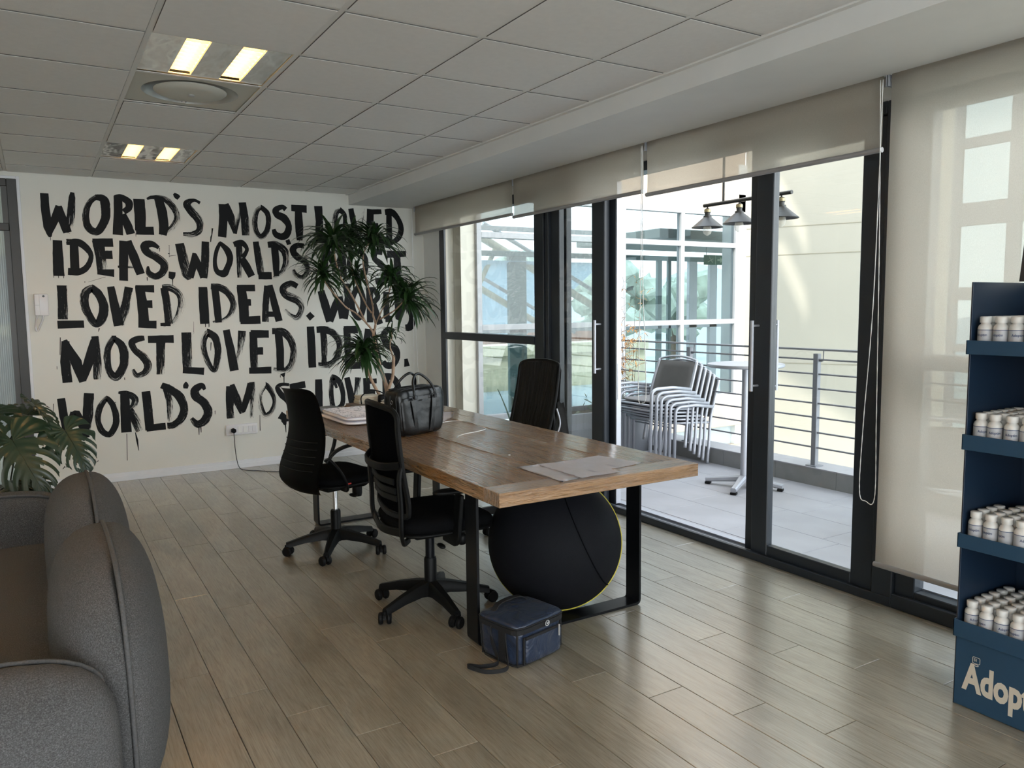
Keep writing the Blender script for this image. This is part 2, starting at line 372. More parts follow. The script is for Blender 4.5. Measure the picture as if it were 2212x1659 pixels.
('S',[('s',0,[3140,1236,62,3076,1258,62,3029,1191,74,3072,1106,75,3154,1060,75,3171,975,69,3124,898,69,3053,896,69,3022,939,37])]),
('P',[('l',0,[3269,952,38,3280,872,64])]),
('X',[('l',0,[2793,1256,5,2791,1204,3]),('l',0,[3235,1167,5,3217,1107,3]),('l',0,[2217,1115,8,2218,1113,8])]),
('W',[('l',0,[142,756,60,154,606,64,168,476,60]),('l',0,[177,480,56,233,630,60]),('l',2,[209,622,23,250,628,51,295,494,70,312,407,52]),('l',3,[351,786,77,331,592,80,308,412,56])]),
('O',[('s',3,[482,737,43,527,668,48,546,543,53,515,449,53,473,417,53,426,462,52,404,555,47,428,665,52,482,737,43])]),
('R',[('l',0,[624,768,73,619,594,78,619,424,83]),('s',4,[574,776,19,642,762,53,700,717,59,687,651,54,639,618,49]),('l',5,[648,617,73,690,536,74,731,429,74])]),
('L',[('l',2,[791,773,69,801,605,74,807,427,75]),('l',0,[779,445,60,937,452,61])]),
('D',[('l',6,[955,819,70,983,686,66,987,490,66]),('s',3,[919,819,55,990,780,66,1064,707,76,1098,598,72,1069,510,72,1008,456,66,949,451,61])]),
('Q',[('s',0,[1124,838,10,1122,809,46,1118,777,36])]),
('S',[('s',3,[1280,756,26,1257,795,52,1200,761,72,1202,702,78,1270,633,78,1301,550,79,1262,466,78,1200,445,73,1153,503,36]),('l',0,[1214,417,11,1212,346,5]),('l',0,[1231,415,10,1231,366,5])]),
('X',[('l',0,[1360,556,16,1361,555,16]),('l',0,[1360,556,6,1359,523,4]),('l',0,[1761,485,4,1758,334,7])]),
('M',[('l',3,[1502,775,69,1496,649,75,1494,474,70]),('l',3,[1521,790,43,1559,645,75,1604,515,54]),('l',0,[1602,531,54,1656,666,65,1688,791,54]),('l',7,[1702,801,54,1708,634,66,1711,462,77])]),
('O',[('s',6,[1827,771,50,1884,689,50,1903,592,39,1866,499,56,1804,476,55,1770,574,55,1764,686,60,1827,771,50])]),
('S',[('s',0,[2049,755,28,1976,762,34,1936,731,45,1972,661,56,2037,594,62,2056,496,62,2019,430,62,1948,470,73]),('l',0,[1985,422,62,1997,369,23]),('l',0,[1998,386,14,2001,295,6]),('l',0,[2039,366,6,2039,291,6])]),
('T',[('l',0,[2053,734,54,2206,749,68]),('l',0,[2137,711,73,2134,453,74])]),
('L',[('l',0,[2339,791,69,2337,661,75,2332,437,75]),('l',0,[2321,463,69,2422,455,70])]),
('O',[('s',3,[2485,807,57,2547,754,57,2582,632,51,2565,519,51,2487,488,51,2464,577,51,2462,715,51,2485,807,57]),('l',0,[2493,770,38,2519,693,25])]),
('V',[('l',0,[2626,793,58,2660,627,71,2682,498,71]),('l',7,[2744,787,65,2726,622,65,2696,497,58])]),
('E',[('l',0,[2831,776,72,2832,590,72,2828,461,72]),('l',0,[2803,739,52,2941,740,53]),('l',0,[2840,634,53,2921,629,53])]),
('D',[('l',0,[3042,803,80,3040,484,81]),('s',0,[3014,785,60,3096,774,67,3164,698,68,3168,593,68,3102,493,68,3018,460,60])]),
('X',[('l',0,[621,413,5,612,176,5]),('l',0,[689,417,6,699,349,17,707,254,4]),('l',0,[120,156,4,138,179,9]),('l',0,[142,168,4,171,197,4]),('l',0,[382,191,7,390,205,3]),('l',0,[86,715,5,77,608,3]),('l',0,[542,689,5,552,696,5])]),
('X',[('l',0,[167,1265,6,157,1119,5]),('l',0,[129,1026,4,128,1000,4])]),
]
# ------------------------------------------------------------------ floor planks
q = N('oak_vinyl_plank')
g1 = q.noise(3.2, 6, .6, (8, .9, 1), rnd=True, dist=2.6); g2 = q.noise(46, 5, .65, (5, .16, 1), rnd=True, dist=.4)
g3 = q.noise(2.0, 3, .5, (2.2, .8, 1), rnd=True, dist=.8)
mx = q.n('Mix', data_type='RGBA'); mx.inputs[0].default_value = .55
q.l(q.ramp(g1.outputs[0], [(.28, (.150, .128, .092)), (.5, (.275, .246, .192)), (.72, (.385, .350, .285))]), mx.inputs[6])
q.l(q.ramp(g2.outputs[0], [(.30, (.120, .100, .070)), (.50, (.295, .265, .208)), (.78, (.41, .376, .31))]), mx.inputs[7])
hv = q.n('HueSaturation'); oi = q.n('ObjectInfo'); mr = q.n('MapRange'); q.l(oi.outputs['Random'], mr.inputs[0]); mr.inputs[3].default_value = .90; mr.inputs[4].default_value = 1.10
q.l(mr.outputs[0], hv.inputs['Value']); q.l(mx.outputs[2], hv.inputs['Color'])
m2 = q.n('Mix', data_type='RGBA', blend_type='MULTIPLY'); m2.inputs[0].default_value = .8
q.l(hv.outputs[0], m2.inputs[6]); q.l(q.ramp(g3.outputs[0], [(.3, (.74, .72, .70)), (.6, (1.06, 1.06, 1.06))]), m2.inputs[7])
q.l(m2.outputs[2], q.b.inputs['Base Color'])
rr = q.n('MapRange'); q.l(g2.outputs[0], rr.inputs[0]); rr.inputs[3].default_value = .24; rr.inputs[4].default_value = .36
q.l(rr.outputs[0], q.b.inputs['Roughness']); q.b.inputs['Specular IOR Level'].default_value = .8; q.b.inputs['Coat Weight'].default_value = .8; q.b.inputs['Coat Roughness'].default_value = .25; q.b.inputs['Coat IOR'].default_value = 1.8
q.bump(g2.outputs[0], .12, .002)
M['plank'] = q.m
M['screed'] = paint('dark_joint', (.05, .042, .035), .8)

bm = B(); box(bm, -3.2, 3.5, -3.0, 7.55, -.12, -.006)
floor = struct('floor', bm, M['screed'])
def plank_mesh(w, l):
    bm = B(); t = .006; b = .0016; hw, hl = w / 2 - .0009, l / 2 - .0009
    lo = [bm.verts.new((x * hw, y * hl, -t)) for x, y in ((-1, -1), (1, -1), (1, 1), (-1, 1))]
    md = [bm.verts.new((x * hw, y * hl, -b * .8)) for x, y in ((-1, -1), (1, -1), (1, 1), (-1, 1))]
    tp = [bm.verts.new((x * (hw - b), y * (hl - b), 0)) for x, y in ((-1, -1), (1, -1), (1, 1), (-1, 1))]
    for a, c in ((lo, md), (md, tp)):
        for i in range(4): bm.faces.new((a[i], a[(i + 1) % 4], c[(i + 1) % 4], c[i]))
    bm.faces.new(tp); return bm
PW, PL = .1716, 1.205
meshes = {}
first = True
rest = B()
for k in range(-22, 18):
    x0 = .521 + PW * k
    if x0 + PW > 3.475: x1 = 3.475
    else: x1 = x0 + PW
    if x1 <= x0: continue
    j0 = 3.012 - .258 * k if k < 11 else 2.424 - .268 * (k - 11)
    y = j0 - PL * 8
    while y < 7.52:
        ya, yb = max(y, -3.0), min(y + PL, 7.515)
        y += PL
        if yb - ya < .02: continue
        vis = (x0 > -1.3 and ya > .3) or (x0 > 1.2 and ya > -.4)
        if not vis:
            box(rest, x0 + .0006, x1 - .0006, ya + .0006, yb - .0006, -.006, 0)
            continue
        key = (round(x1 - x0, 3), round(yb - ya, 2))
        cx, cy = (x0 + x1) / 2, (ya + yb) / 2
        if key not in meshes:
            o = new('plank', plank_mesh(x1 - x0, yb - ya), M['plank'], floor, loc=(cx, cy, 0)); meshes[key] = o
        else: inst(meshes[key], 'plank', loc=(cx, cy, 0))
o = new('plank_field', rest, M['plank'], floor); o['kind'] = 'stuff'

# ------------------------------------------------------------------ walls
bm = B(); box(bm, -.045, 3.62, 7.52, 7.66, 0, 2.78)
wall_back = struct('wall_back', bm, M['wall'])
bm = B(); box(bm, -3.3, -1.16, 7.52, 7.66, 0, 2.78); box(bm, -1.16, -.045, 7.52, 7.66, 2.56, 2.78)
struct('wall_back_left', bm, M['wall'])
# solid walls behind the camera; unseen openings are added in them for more daylight
bm = B(); box(bm, -3.34, -3.2, -3.0, 7.6, 0, .5); box(bm, -3.34, -3.2, -3.0, 7.6, 2.5, 2.78)
box(bm, -3.34, -3.2, -1.6, 7.6, .5, 2.5); box(bm, -3.34, -3.2, -3.0, -2.8, .5, 2.5)
struct('wall_left', bm, M['wall'])
bm = B(); box(bm, -3.3, 3.6, -3.14, -3.0, 0, .15); box(bm, -3.3, 3.6, -3.14, -3.0, 2.55, 2.78)
for x in (-3.3, -1.1, 1.1, 3.3): box(bm, x, x + .2, -3.14, -3.0, .15, 2.55)
struct('wall_front', bm, M['wall'])
# unseen pale slabs added outside to bounce sky light up to the ceiling
M['terrace'] = paint('pale_bounce_slab', (.55, .55, .54), .8, var=.05)
bm = B(); box(bm, -14, -3.34, -14, 12, -.4, -.1); box(bm, -3.34, 6, -14, -3.14, -.4, -.1); struct('floor_bounce_slab', bm, M['terrace'])
# skirting
bm = B(); box(bm, -.045, 3.5, 7.508, 7.52, 0, .075); box(bm, -.045, 3.5, 7.504, 7.52, 0, .045, .002)
struct('baseboard_back', bm, M['skirting'])
# window-wall masonry: corner pier + lintel + unseen block added above to shade the balcony
bm = B(); box(bm, 3.5, 3.66, 7.16, 7.52, -.1, 2.78); box(bm, 3.5, 3.66, -3.0, 7.52, 2.42, 2.78); box(bm, 3.46, 3.66, -3.0, 7.6, -.3, -.006)
struct('wall_right', bm, M['white_paint'])
M['render'] = paint('exterior_cream_render', (.70, .62, .46), .8, var=.03, scale=1.5, bump=.1)
bm = B(); box(bm, -3.4, 3.66, -3.2, 7.7, 2.81, 5.0)
struct('wall_sun_block', bm, M['render'])
# soffit / bulkhead above the blinds
bm = B(); box(bm, 2.70, 3.66, -3.0, 7.52, 2.492, 2.78)
struct('trim_1', bm, M['soffit'])
bm = B(); box(bm, 2.672, 2.70, -3.0, 7.52, 2.585, 2.60)
struct('trim_2', bm, M['grid'])

# ------------------------------------------------------------------ ceiling grid
M['tedge'] = paint('tile_edge_shade', (.16, .155, .15), .9)  # shadow gaps beside the bars are painted on as dark tile sides
bm = B(); box(bm, -3.3, 3.66, -3.0, 7.6, 2.76, 2.80)
ceiling = struct('ceiling', bm, M['soffit'])
GX = [-3.14 + .6 * i for i in range(0, 11)]  # main bars; one lies on x = .46
GX = [.46 + .6 * i for i in range(-6, 4)]
GY = [3.55 + .6 * j for j in range(-11, 8)]
bars = B()
b0 = None
for x in GX:
    bm = B(); box(bm, -.012, .012, -3.0, 7.52, 2.597, 2.600, .0008); box(bm, -.003, .003, -3.0, 7.52, 2.604, 2.63)
    new('grid_bar', bm, M['grid'], ceiling, loc=(x, 0, 0))
bm = B(); box(bm, -.288, .288, -.011, .011, 2.5972, 2.600, .0008)
cross = new('cross_bar', bm, M['grid'], ceiling, loc=(GX[0] + .3, GY[0], 0))
LIGHTS = {(0, 0), (0, 4), (0, -4), (0, -8), (-4, 0), (-4, 4), (-4, -4), (-4, -8), (-2, -2), (-2, -6)}
bm = B(); box(bm, -.2862, .2862, -.2868, .2868, 2.5932, 2.612, .0010)
tile = None
for i, x in enumerate(GX + [GX[0] - .6]):
    for j, y in enumerate(GY):
        ci = round((x - .46) / .6); cj = round((y - 3.55) / .6)
        w = .6
        if x + w > 2.70: w = 2.70 - x
        if y + .6 > 7.52: h = 7.52 - y
        else: h = .6
        if (x, y) != (GX[0], GY[0]) and x > -3.3:
            inst(cross, 'cross_bar', loc=(x + w / 2, y, 0), scale=(w / .6, 1, 1), parent=ceiling)
        if (ci, cj) in LIGHTS or (ci, cj) == (0, 1): continue
        if tile is None:
            tile = new('ceiling_tile', bm, M['tile'], ceiling, loc=(x + .3, y + .3, 0)); tile.data.materials.append(M['tedge'])
            for p_ in tile.data.polygons:
                if abs(p_.normal.z) < .6: p_.material_index = 1
        else: inst(tile, 'ceiling_tile', loc=(x + w / 2, y + h / 2, 0), scale=(w / .6, h / .6, 1), parent=ceiling)

# ------------------------------------------------------------------ luminaires
q = N('brushed_reflector'); nz = q.noise(4.0, 2, .5, (1.6, .8, 1), coord='Object'); q.b.inputs['Base Color'].default_value = (.85, .85, .84, 1); q.b.inputs['Metallic'].default_value = .8
q.b.inputs['Roughness'].default_value = .20; q.bump(nz.outputs[0], .35, .06); M['reflector'] = q.m
M['tube_on'] = emit('lamp_tube', (1.0, .80, .44), 2.6)
M['louvre'] = emit('lit_louvre', (1.0, .70, .27), .22)
def luminaire(ci, cj, label, group='recessed twin-lamp ceiling lights'):
    x0, y0 = .46 + .6 * ci, 3.55 + .6 * cj
    t = thing('ceiling_light', label, 'light', (x0 + .3, y0 + .3, 2.603), 0, group)
    bm = B()
    sl = ((-.288, -.147), (-.057, .082), (.172, .288))
    # face plate with two slots : bands (x ranges) + ends
    for a, b in ((-.288, -.152), (-.052, .078), (.178, .288)): box(bm, a, b, -.288, .288, 0, .004)
    for a, b in ((-.152, -.052), (.078, .178)):
        box(bm, a, b, -.288, -.27, 0, .004); box(bm, a, b, .27, .288, 0, .004)
    new('face_plate', bm, M['reflector'], t)
    for a in (-.152, .078):
        bm = B(); box(bm, a + .001, a + .099, -.27, .27, .045, .05); box(bm, a, a + .003, -.27, .27, .004, .045); box(bm, a + .097, a + .10, -.27, .27, .004, .045)
        new('trough', bm, M['louvre'], t)
        bm = B(); tube(bm, [(a + .035, -.25, .03), (a + .035, .25, .03)], .010, 8); tube(bm, [(a + .066, -.25, .03), (a + .066, .25, .03)], .010, 8)
        new('lamp_tube', bm, M['tube_on'], t, smooth=True)
        bm = B()
        for k in range(9): box(bm, a + .004, a + .096, -.222 + .0555 * k, -.2205 + .0555 * k, .003, .018)
        new('louvre', bm, M['louvre'], t)['kind'] = 'stuff'
    return t
luminaire(0, 0, 'twin-lamp ceiling light in front of the round air vent, lit warm yellow')
luminaire(0, 4, 'smaller-looking twin-lamp ceiling light nearest the painted lettering wall')
for cc in sorted(LIGHTS - {(0, 0), (0, 4)}):  # unseen lights added to brighten the room
    luminaire(*cc, 'unseen twin-lamp ceiling light added behind the viewer to brighten the room')

# round air diffuser
t = thing('ceiling_vent', 'round air vent with a dropped disc in a square grey-cream ceiling plate', 'vent', (.76, 4.45, 2.603))
M['vent'] = paint('vent_cream', (.56, .55, .49), .45, var=.01)
M['vent_in'] = paint('vent_inner_metal', (.42, .42, .40), .35, metal=.5)
bm = B(); n = 48; R = .235
ring = [(R * math.cos(2 * math.pi * i / n), R * math.sin(2 * math.pi * i / n)) for i in range(n)]
sqr = []
for a, b in ring:
    k = .288 / max(abs(a), abs(b)); sqr.append((a * k, b * k))
v1 = [bm.verts.new((a, b, 0)) for a, b in ring]; v2 = [bm.verts.new((a, b, 0)) for a, b in sqr]; v3 = [bm.verts.new((a * .93, b * .93, .035)) for a, b in ring]; v4 = [bm.verts.new((a * .55, b * .55, .07)) for a, b in ring]
for i in range(n):
    j = (i + 1) % n
    bm.faces.new((v1[i], v1[j], v2[j], v2[i]))
new('plate', bm, M['vent'], t)
bm = B(); lathe(bm, [(.2349, 0), (.222, .03), (.19, .06), (.12, .09), (.0, .1)], 48); new('cone', bm, M['vent_in'], t, smooth=True)
bm = B(); lathe(bm, [(0, -.012), (.12, -.012), (.165, -.006), (.178, .004), (.178, .008), (.15, .014), (0, .02)], 48); new('disc', bm, M['vent'], t, smooth=True, angle=50)
bm = B(); lathe(bm, [(0, -.02), (.017, -.019), (.02, -.012)], 16); new('centre_screw', bm, M['vent_in'], t, smooth=True)
bm = B(); box(bm, -.012, -.008, .17, .22, .0, .03); box(bm, .008, .012, .17, .22, .0, .03); new('bracket', bm, M['alu'], t)
# ------------------------------------------------------------------ window wall frames
A = M['anth']
def fr(name, parent, boxes, mat=None, bev=.004):
    bm = B()
    for b in boxes: box(bm, *b, bev)
    return new(name, bm, mat or A, parent)
def window(name, y0, y1, posts, trans=True, fixed=True):
    """y0<y1 outer range, frames of .10; glazed above and below the transom"""
    bm = B(); box(bm, 3.50, 3.58 if y1 < 7 else 3.525, y1 - .10, y1, .0, 2.42, .004)
    w = struct(name, bm, A)
    fr('window_frame', w, [(3.50, 3.58, y0, y0 + posts, 0, 2.42)])
    fr('window_frame', w, [(3.50, 3.58, y0 + posts, y1 - .10, 0, .10)]); fr('window_frame', w, [(3.47, 3.50, y0, y1, 0, .07)])
    fr('window_frame', w, [(3.50, 3.58, y0 + posts, y1 - .10, 2.34, 2.42)])
    fr('transom', w, [(3.49, 3.58, y0 + posts, y1 - .10, 1.165, 1.235)])
    fr('bead', w, [(3.565, 3.572, y0 + posts, y1 - .10, .10, .108), (3.565, 3.572, y0 + posts, y0 + posts + .012, .1, 1.165)], M['alu'], 0)
    for z0, z1 in ((.10, 1.165), (1.235, 2.34)):
        bm = B(); box(bm, 3.542, 3.548, y0 + posts, y1 - .10, z0, z1); new('glass_pane', bm, M['glass'], w)
    return w
window('window_1', 5.29, 7.155, .12)
# multi-profile post between window_1 and the sliding doors
bm = B()
for i, (a, b, x) in enumerate(((5.235, 5.295, 3.475), (5.20, 5.235, 3.49), (5.165, 5.20, 3.475), (5.14, 5.165, 3.50))): box(bm, x, 3.60, a, b, 0, 2.42, .004)
struct('trim_3', bm, A)
def leaf(name, y0, y1, x, wl, wr, handle=None):
    bm = B(); box(bm, x, x + .05, y0, y0 + wr, .02, 2.36, .005)
    d = struct(name, bm, A)
    fr('stile', d, [(x, x + .05, y1 - wl, y1, .02, 2.36)]); fr('bottom_rail', d, [(x, x + .05, y0 + wr, y1 - wl, .02, .10)]); fr('top_rail', d, [(x, x + .05, y0 + wr, y1 - wl, 2.27, 2.36)])
    bm = B(); box(bm, x + .022, x + .028, y0 + wr, y1 - wl, .10, 2.27); new('glass_pane', bm, M['glass'], d)
    return d
d1 = leaf('door_1', 4.485, 5.15, 3.50, .10, .15)
d2 = leaf('door_2', 4.43, 5.16, 3.562, .12, .09)
bm = B(); box(bm, 3.566, 3.608, 4.424, 4.4305, .03, 2.35); e = new('edge_strip', bm, M['alu'], d2)
bm = B(); box(bm, 3.575, 3.60, 4.420, 4.425, .80, 1.06, .001); new('lock_plate', bm, M['chrome'], d2)
d3 = leaf('door_3', 2.31, 3.10, 3.50, .115, .135)
fr('stile', d3, [(3.545, 3.60, 3.10, 3.185, .02, 2.36)])
def pull(door, y, z0, z1, x0):
    bm = B(); tube(bm, [(x0 - .055, y, z0), (x0 - .055, y, z1)], .011, 10)
    for z in (z0 + .03, z1 - .03): tube(bm, [(x0 - .055, y, z), (x0 + .002, y, z)], .007, 8)
    new('door_handle', bm, M['alu'], door, smooth=True, angle=50)
pull(d1, 4.525, .99, 1.375, 3.50)
bm = B(); tube(bm, [(3.45, 4.62, .99), (3.45, 4.62, 1.0)], .003, 4); bm.free()
pull(d3, 3.07, .985, 1.385, 3.50)
# outside twin of the right door's pull
bm = B(); tube(bm, [(3.605, 3.03, .985), (3.605, 3.03, 1.385)], .011, 10)
for z in (1.01, 1.36): tube(bm, [(3.605, 3.03, z), (3.55, 3.03, z)], .007, 8)
new('door_handle', bm, M['alu'], d3, smooth=True, angle=50)
# frame between sliding doors and right window
bm = B(); box(bm, 3.475, 3.60, 2.20, 2.31, 0, 2.42, .005); struct('trim_4', bm, A)
bm = B(); box(bm, 3.475, 3.61, 2.31, 5.20, 2.36, 2.42, .004); struct('trim_5', bm, A)
bm = B(); box(bm, 3.47, 3.50, 2.2, 5.2, 0, .045, .003); box(bm, 3.50, 3.62, 2.2, 5.2, -.01, .02, .003); struct('trim_6', bm, A)
bm = B(); box(bm, 3.535, 3.54, 2.31, 5.15, .02, .03); box(bm, 3.60, 3.605, 2.31, 5.15, .02, .03); box(bm, 3.62, 3.70, 2.31, 5.15, -.03, .012, .003); struct('trim_7', bm, M['alu'])
w2 = window('window_2', .30, 2.20, .10)
w3 = window('window_3', -1.60, .30, .10)
w4 = window('window_4', -3.0, -1.60, .10)

# ------------------------------------------------------------------ roller blinds
q = N('screen_fabric'); q.t.nodes.remove(q.b)
df = q.n('BsdfDiffuse'); tl = q.n('BsdfTranslucent'); tr = q.n('BsdfTransparent'); m1 = q.n('MixShader'); m2 = q.n('MixShader')
nz = q.noise(900, 2, .5, (1, 1, .25)); n3 = q.noise(1.2, 3)
mm = q.n('Mix', data_type='RGBA', blend_type='MULTIPLY'); mm.inputs[0].default_value = 1
q.l(q.ramp(nz.outputs[0], [(.3, (.69, .635, .555)), (.7, (.79, .735, .655))]), mm.inputs[6]); q.l(q.ramp(n3.outputs[0], [(.3, (.94, .94, .94)), (.7, (1, 1, 1))]), mm.inputs[7])
q.l(mm.outputs[2], df.inputs[0]); q.l(mm.outputs[2], tl.inputs[0]); tr.inputs[0].default_value = (.95, .93, .88, 1)
m1.inputs[0].default_value = .50; q.l(df.outputs[0], m1.inputs[1]); q.l(tl.outputs[0], m1.inputs[2])
m2.inputs[0].default_value = .20; q.l(m1.outputs[0], m2.inputs[1]); q.l(tr.outputs[0], m2.inputs[2]); q.l(m2.outputs[0], q.o.inputs[0])
M['screen'] = q.m
M['blind_bar'] = paint('blind_bottom_bar_grey', (.36, .35, .35), .4, metal=.3)
def blind(y0, y1, zb, label, x=3.33, wav=.006):
    t = thing('roller_blind', label, 'blind', (x, (y0 + y1) / 2, 2.492), 0, 'cream screen roller blinds along the window wall')
    h = (y1 - y0) / 2; L = 2.492 - zb
    rows = []
    for i in range(9):
        z = -L * i / 8
        rows.append([(wav * math.sin(j * .9 + i * .35) * (i / 8), -h + 2 * h * j / 14, z) for j in range(15)])
    bm = B(); sheet(bm, rows, .0007); new('fabric', bm, M['screen'], t, smooth=True)
    bm = B(); tube(bm, [(0, -h - .004, -L - .004), (0, h + .004, -L - .004)], .0125, 10); new('bottom_bar', bm, M['blind_bar'], t, smooth=True, angle=50)
    bm = B(); tube(bm, [(.03, -h - .01, -.021), (.03, h + .01, -.021)], .021, 12); new('roller', bm, M['blind_bar'], t, smooth=True, angle=50)
    bm = B(); box(bm, -.004, .055, -h - .017, -h - .013, -.05, 0); box(bm, -.004, .055, h + .013, h + .017, -.05, 0); new('bracket', bm, M['alu'], t)
    return t
def chain(t, y, z0, dy=.02, x=-.02, beads=True, sway=0.0):
    """cord loop hanging beside a blind, in the blind's local frame"""
    bm = B(); L = z0
    pts = [(x, y, -.02), (x, y - .2 * dy, -L * .5), (x + sway * .3, y - .8 * dy, -L * .8), (x + sway * .6, y - dy, -L + .05), (x + sway, y - .3 * dy, -L), (x + sway, y + dy * .6, -L + .03), (x + sway * .3, y + dy * .5, -L * .8), (x, y + .2 * dy, -L * .4), (x, y + .012, -.02)]
    P = crv(pts, 14)
    if beads:
        n = len(P); rad = [1.25 if i % 2 else .8 for i in range(n)]
        tube(bm, P, .0022, 6, rad=rad)
    else: tube(bm, P, .002, 6)
    new('pull_cord', bm, M['cord'], t, smooth=True)
b1 = blind(5.465, 7.35, 2.222, 'short cream roller blind nearest the painted wall')
b2 = blind(3.87, 5.44, 2.198, 'short cream roller blind second from the painted wall')
b3 = blind(2.235, 3.835, 2.172, 'short cream roller blind above the open balcony door and hanging lamps')
b4 = blind(.60, 2.195, .25, 'long cream roller blind let down almost to the floor beside the blue display')
b5 = blind(-1.1, .57, .25, 'long cream roller blind beyond the display, out of the picture', wav=.003)
chain(b1, .945 + .02, 1.95, .07)
chain(b2, -.80, 1.64, .045)
chain(b3, -.81, 1.95, -.05, beads=True)
# ------------------------------------------------------------------ painted lettering on wall_back
q = N('brushed_black_paint'); q.b.inputs['Base Color'].default_value = (.0045, .0048, .0058, 1); q.b.inputs['Roughness'].default_value = .6; q.b.inputs['Specular IOR Level'].default_value = .2
a1 = q.n('Attribute', attribute_name='su'); a2 = q.n('Attribute', attribute_name='sv'); a3 = q.n('Attribute', attribute_name='dry')
cb = q.n('CombineXYZ')
s1 = q.n('Math', operation='MULTIPLY'); s1.inputs[1].default_value = 11; q.l(a1.outputs['Fac'], s1.inputs[0])
s2 = q.n('Math', operation='MULTIPLY'); s2.inputs[1].default_value = 13; q.l(a2.outputs['Fac'], s2.inputs[0])
oi = q.n('ObjectInfo'); s3 = q.n('Math', operation='MULTIPLY'); s3.inputs[1].default_value = 50; q.l(oi.outputs['Random'], s3.inputs[0])
q.l(s1.outputs[0], cb.inputs[0]); q.l(s2.outputs[0], cb.inputs[1]); q.l(s3.outputs[0], cb.inputs[2])
nz = q.n('TexNoise'); nz.inputs['Scale'].default_value = 1.0; nz.inputs['Detail'].default_value = 5; nz.inputs['Roughness'].default_value = .75; q.l(cb.outputs[0], nz.inputs['Vector'])
# edge fray: e = 1-|2v-1|
e1 = q.n('Math', operation='MULTIPLY_ADD'); e1.inputs[1].default_value = 2; e1.inputs[2].default_value = -1; q.l(a2.outputs['Fac'], e1.inputs[0])
e2 = q.n('Math', operation='ABSOLUTE'); q.l(e1.outputs[0], e2.inputs[0])
e3 = q.n('Math', operation='POWER'); e3.inputs[1].default_value = 9; q.l(e2.outputs[0], e3.inputs[0])
e4 = q.n('Math', operation='MULTIPLY'); e4.inputs[1].default_value = .16; q.l(e3.outputs[0], e4.inputs[0])
d1_ = q.n('Math', operation='MULTIPLY_ADD'); d1_.inputs[1].default_value = .58; d1_.inputs[2].default_value = .20; q.l(a3.outputs['Fac'], d1_.inputs[0])
d2_ = q.n('Math', operation='ADD'); q.l(d1_.outputs[0], d2_.inputs[0]); q.l(e4.outputs[0], d2_.inputs[1])
# side bias: dryness lies to one edge of the brush
df_ = q.n('Math', operation='SUBTRACT'); q.l(nz.outputs[0], df_.inputs[0]); q.l(d2_.outputs[0], df_.inputs[1])
mr = q.n('MapRange'); mr.inputs[1].default_value = -.02; mr.inputs[2].default_value = .035; q.l(df_.outputs[0], mr.inputs[0])
q.l(mr.outputs[0], q.b.inputs['Alpha'])
M['ink'] = q.m
rng = random.Random(3)
for li, (ch, strokes) in enumerate(MURAL):
    bm = B(); su = bm.verts.layers.float.new('su'); sv = bm.verts.layers.float.new('sv'); dr = bm.verts.layers.float.new('dry')
    for si, (kind, dry, p) in enumerate(strokes):
        P = [Vector((p[i] / 1000, p[i + 1] / 1000, p[i + 2] / 1000)) for i in range(0, len(p), 3)]
        if kind == 's': P = crv(P, 7, False)
        else:
            Q = []
            for a, b in zip(P, P[1:]):
                for k in range(4): Q.append(a.lerp(b, k / 4))
            P = Q + [P[-1]]
        # small end extension so ends look square and brushy
        n = len(P); yy = 7.5192 - .0001 * si - .00002 * (li % 3)
        closed = (P[0].xy - P[-1].xy).length < .004
        tot = sum((P[i + 1].xy - P[i].xy).length for i in range(n - 1)) + 1e-6
        run = 0; prev = None
        seed = rng.random() * 20
        for i in range(n):
            a = P[max(i - 1, 0)]; b = P[min(i + 1, n - 1)]
            if closed and i in (0, n - 1): a = P[n - 2]; b = P[1]
            t = (b.xy - a.xy); t = t.normalized() if t.length > 1e-9 else Vector((1, 0))
            nn = Vector((-t.y, t.x)); w = P[i].z
            j1 = 1 + rng.uniform(-.035, .035); j2 = 1 + rng.uniform(-.035, .035)
            if closed and i == n - 1: j1 = j2 = 1
            if i: run += (P[i].xy - P[i - 1].xy).length
            tt = run / tot; row = []
            for k in range(5):
                f = k / 4; off = (f - .5) * w * (j1 if f < .5 else j2)
                v = bm.verts.new((P[i].x + nn.x * off, yy, P[i].y + nn.y * off))
                v[su] = run + seed; v[sv] = f; v[dr] = (dry / 9) * (.35 + .65 * tt) * (.55 + .9 * f if dry else 1)
                row.append(v)
            if prev:
                for k in range(4): bm.faces.new((prev[k], prev[k + 1], row[k + 1], row[k]))
            prev = row
        # attribute sv must be 0..1 for the fray; keep the seed in su only
    o = new('painted_letter' if ch not in 'X' else 'paint_splash', bm, M['ink'], wall_back)
# ------------------------------------------------------------------ big table
q = N('rustic_oiled_oak')
g1 = q.noise(2.5, 6, .6, (7, .6, 7), rnd=True, dist=.6); g2 = q.noise(30, 5, .6, (6, .22, 3), rnd=True, dist=.3)
mx = q.n('Mix', data_type='RGBA'); mx.inputs[0].default_value = .5
q.l(q.ramp(g1.outputs[0], [(.25, (.19, .092, .033)), (.5, (.335, .182, .076)), (.75, (.45, .265, .122))]), mx.inputs[6])
q.l(q.ramp(g2.outputs[0], [(.28, (.105, .048, .017)), (.5, (.315, .170, .070)), (.8, (.43, .255, .118))]), mx.inputs[7])
q.l(mx.outputs[2], q.b.inputs['Base Color'])
rr = q.n('MapRange'); q.l(g2.outputs[0], rr.inputs[0]); rr.inputs[3].default_value = .20; rr.inputs[4].default_value = .36; q.l(rr.outputs[0], q.b.inputs['Roughness'])
q.b.inputs['Coat IOR'].default_value = 1.6; q.b.inputs['Coat Weight'].default_value = 1.0; q.b.inputs['Coat Roughness'].default_value = .09; q.b.inputs['Specular IOR Level'].default_value = .6
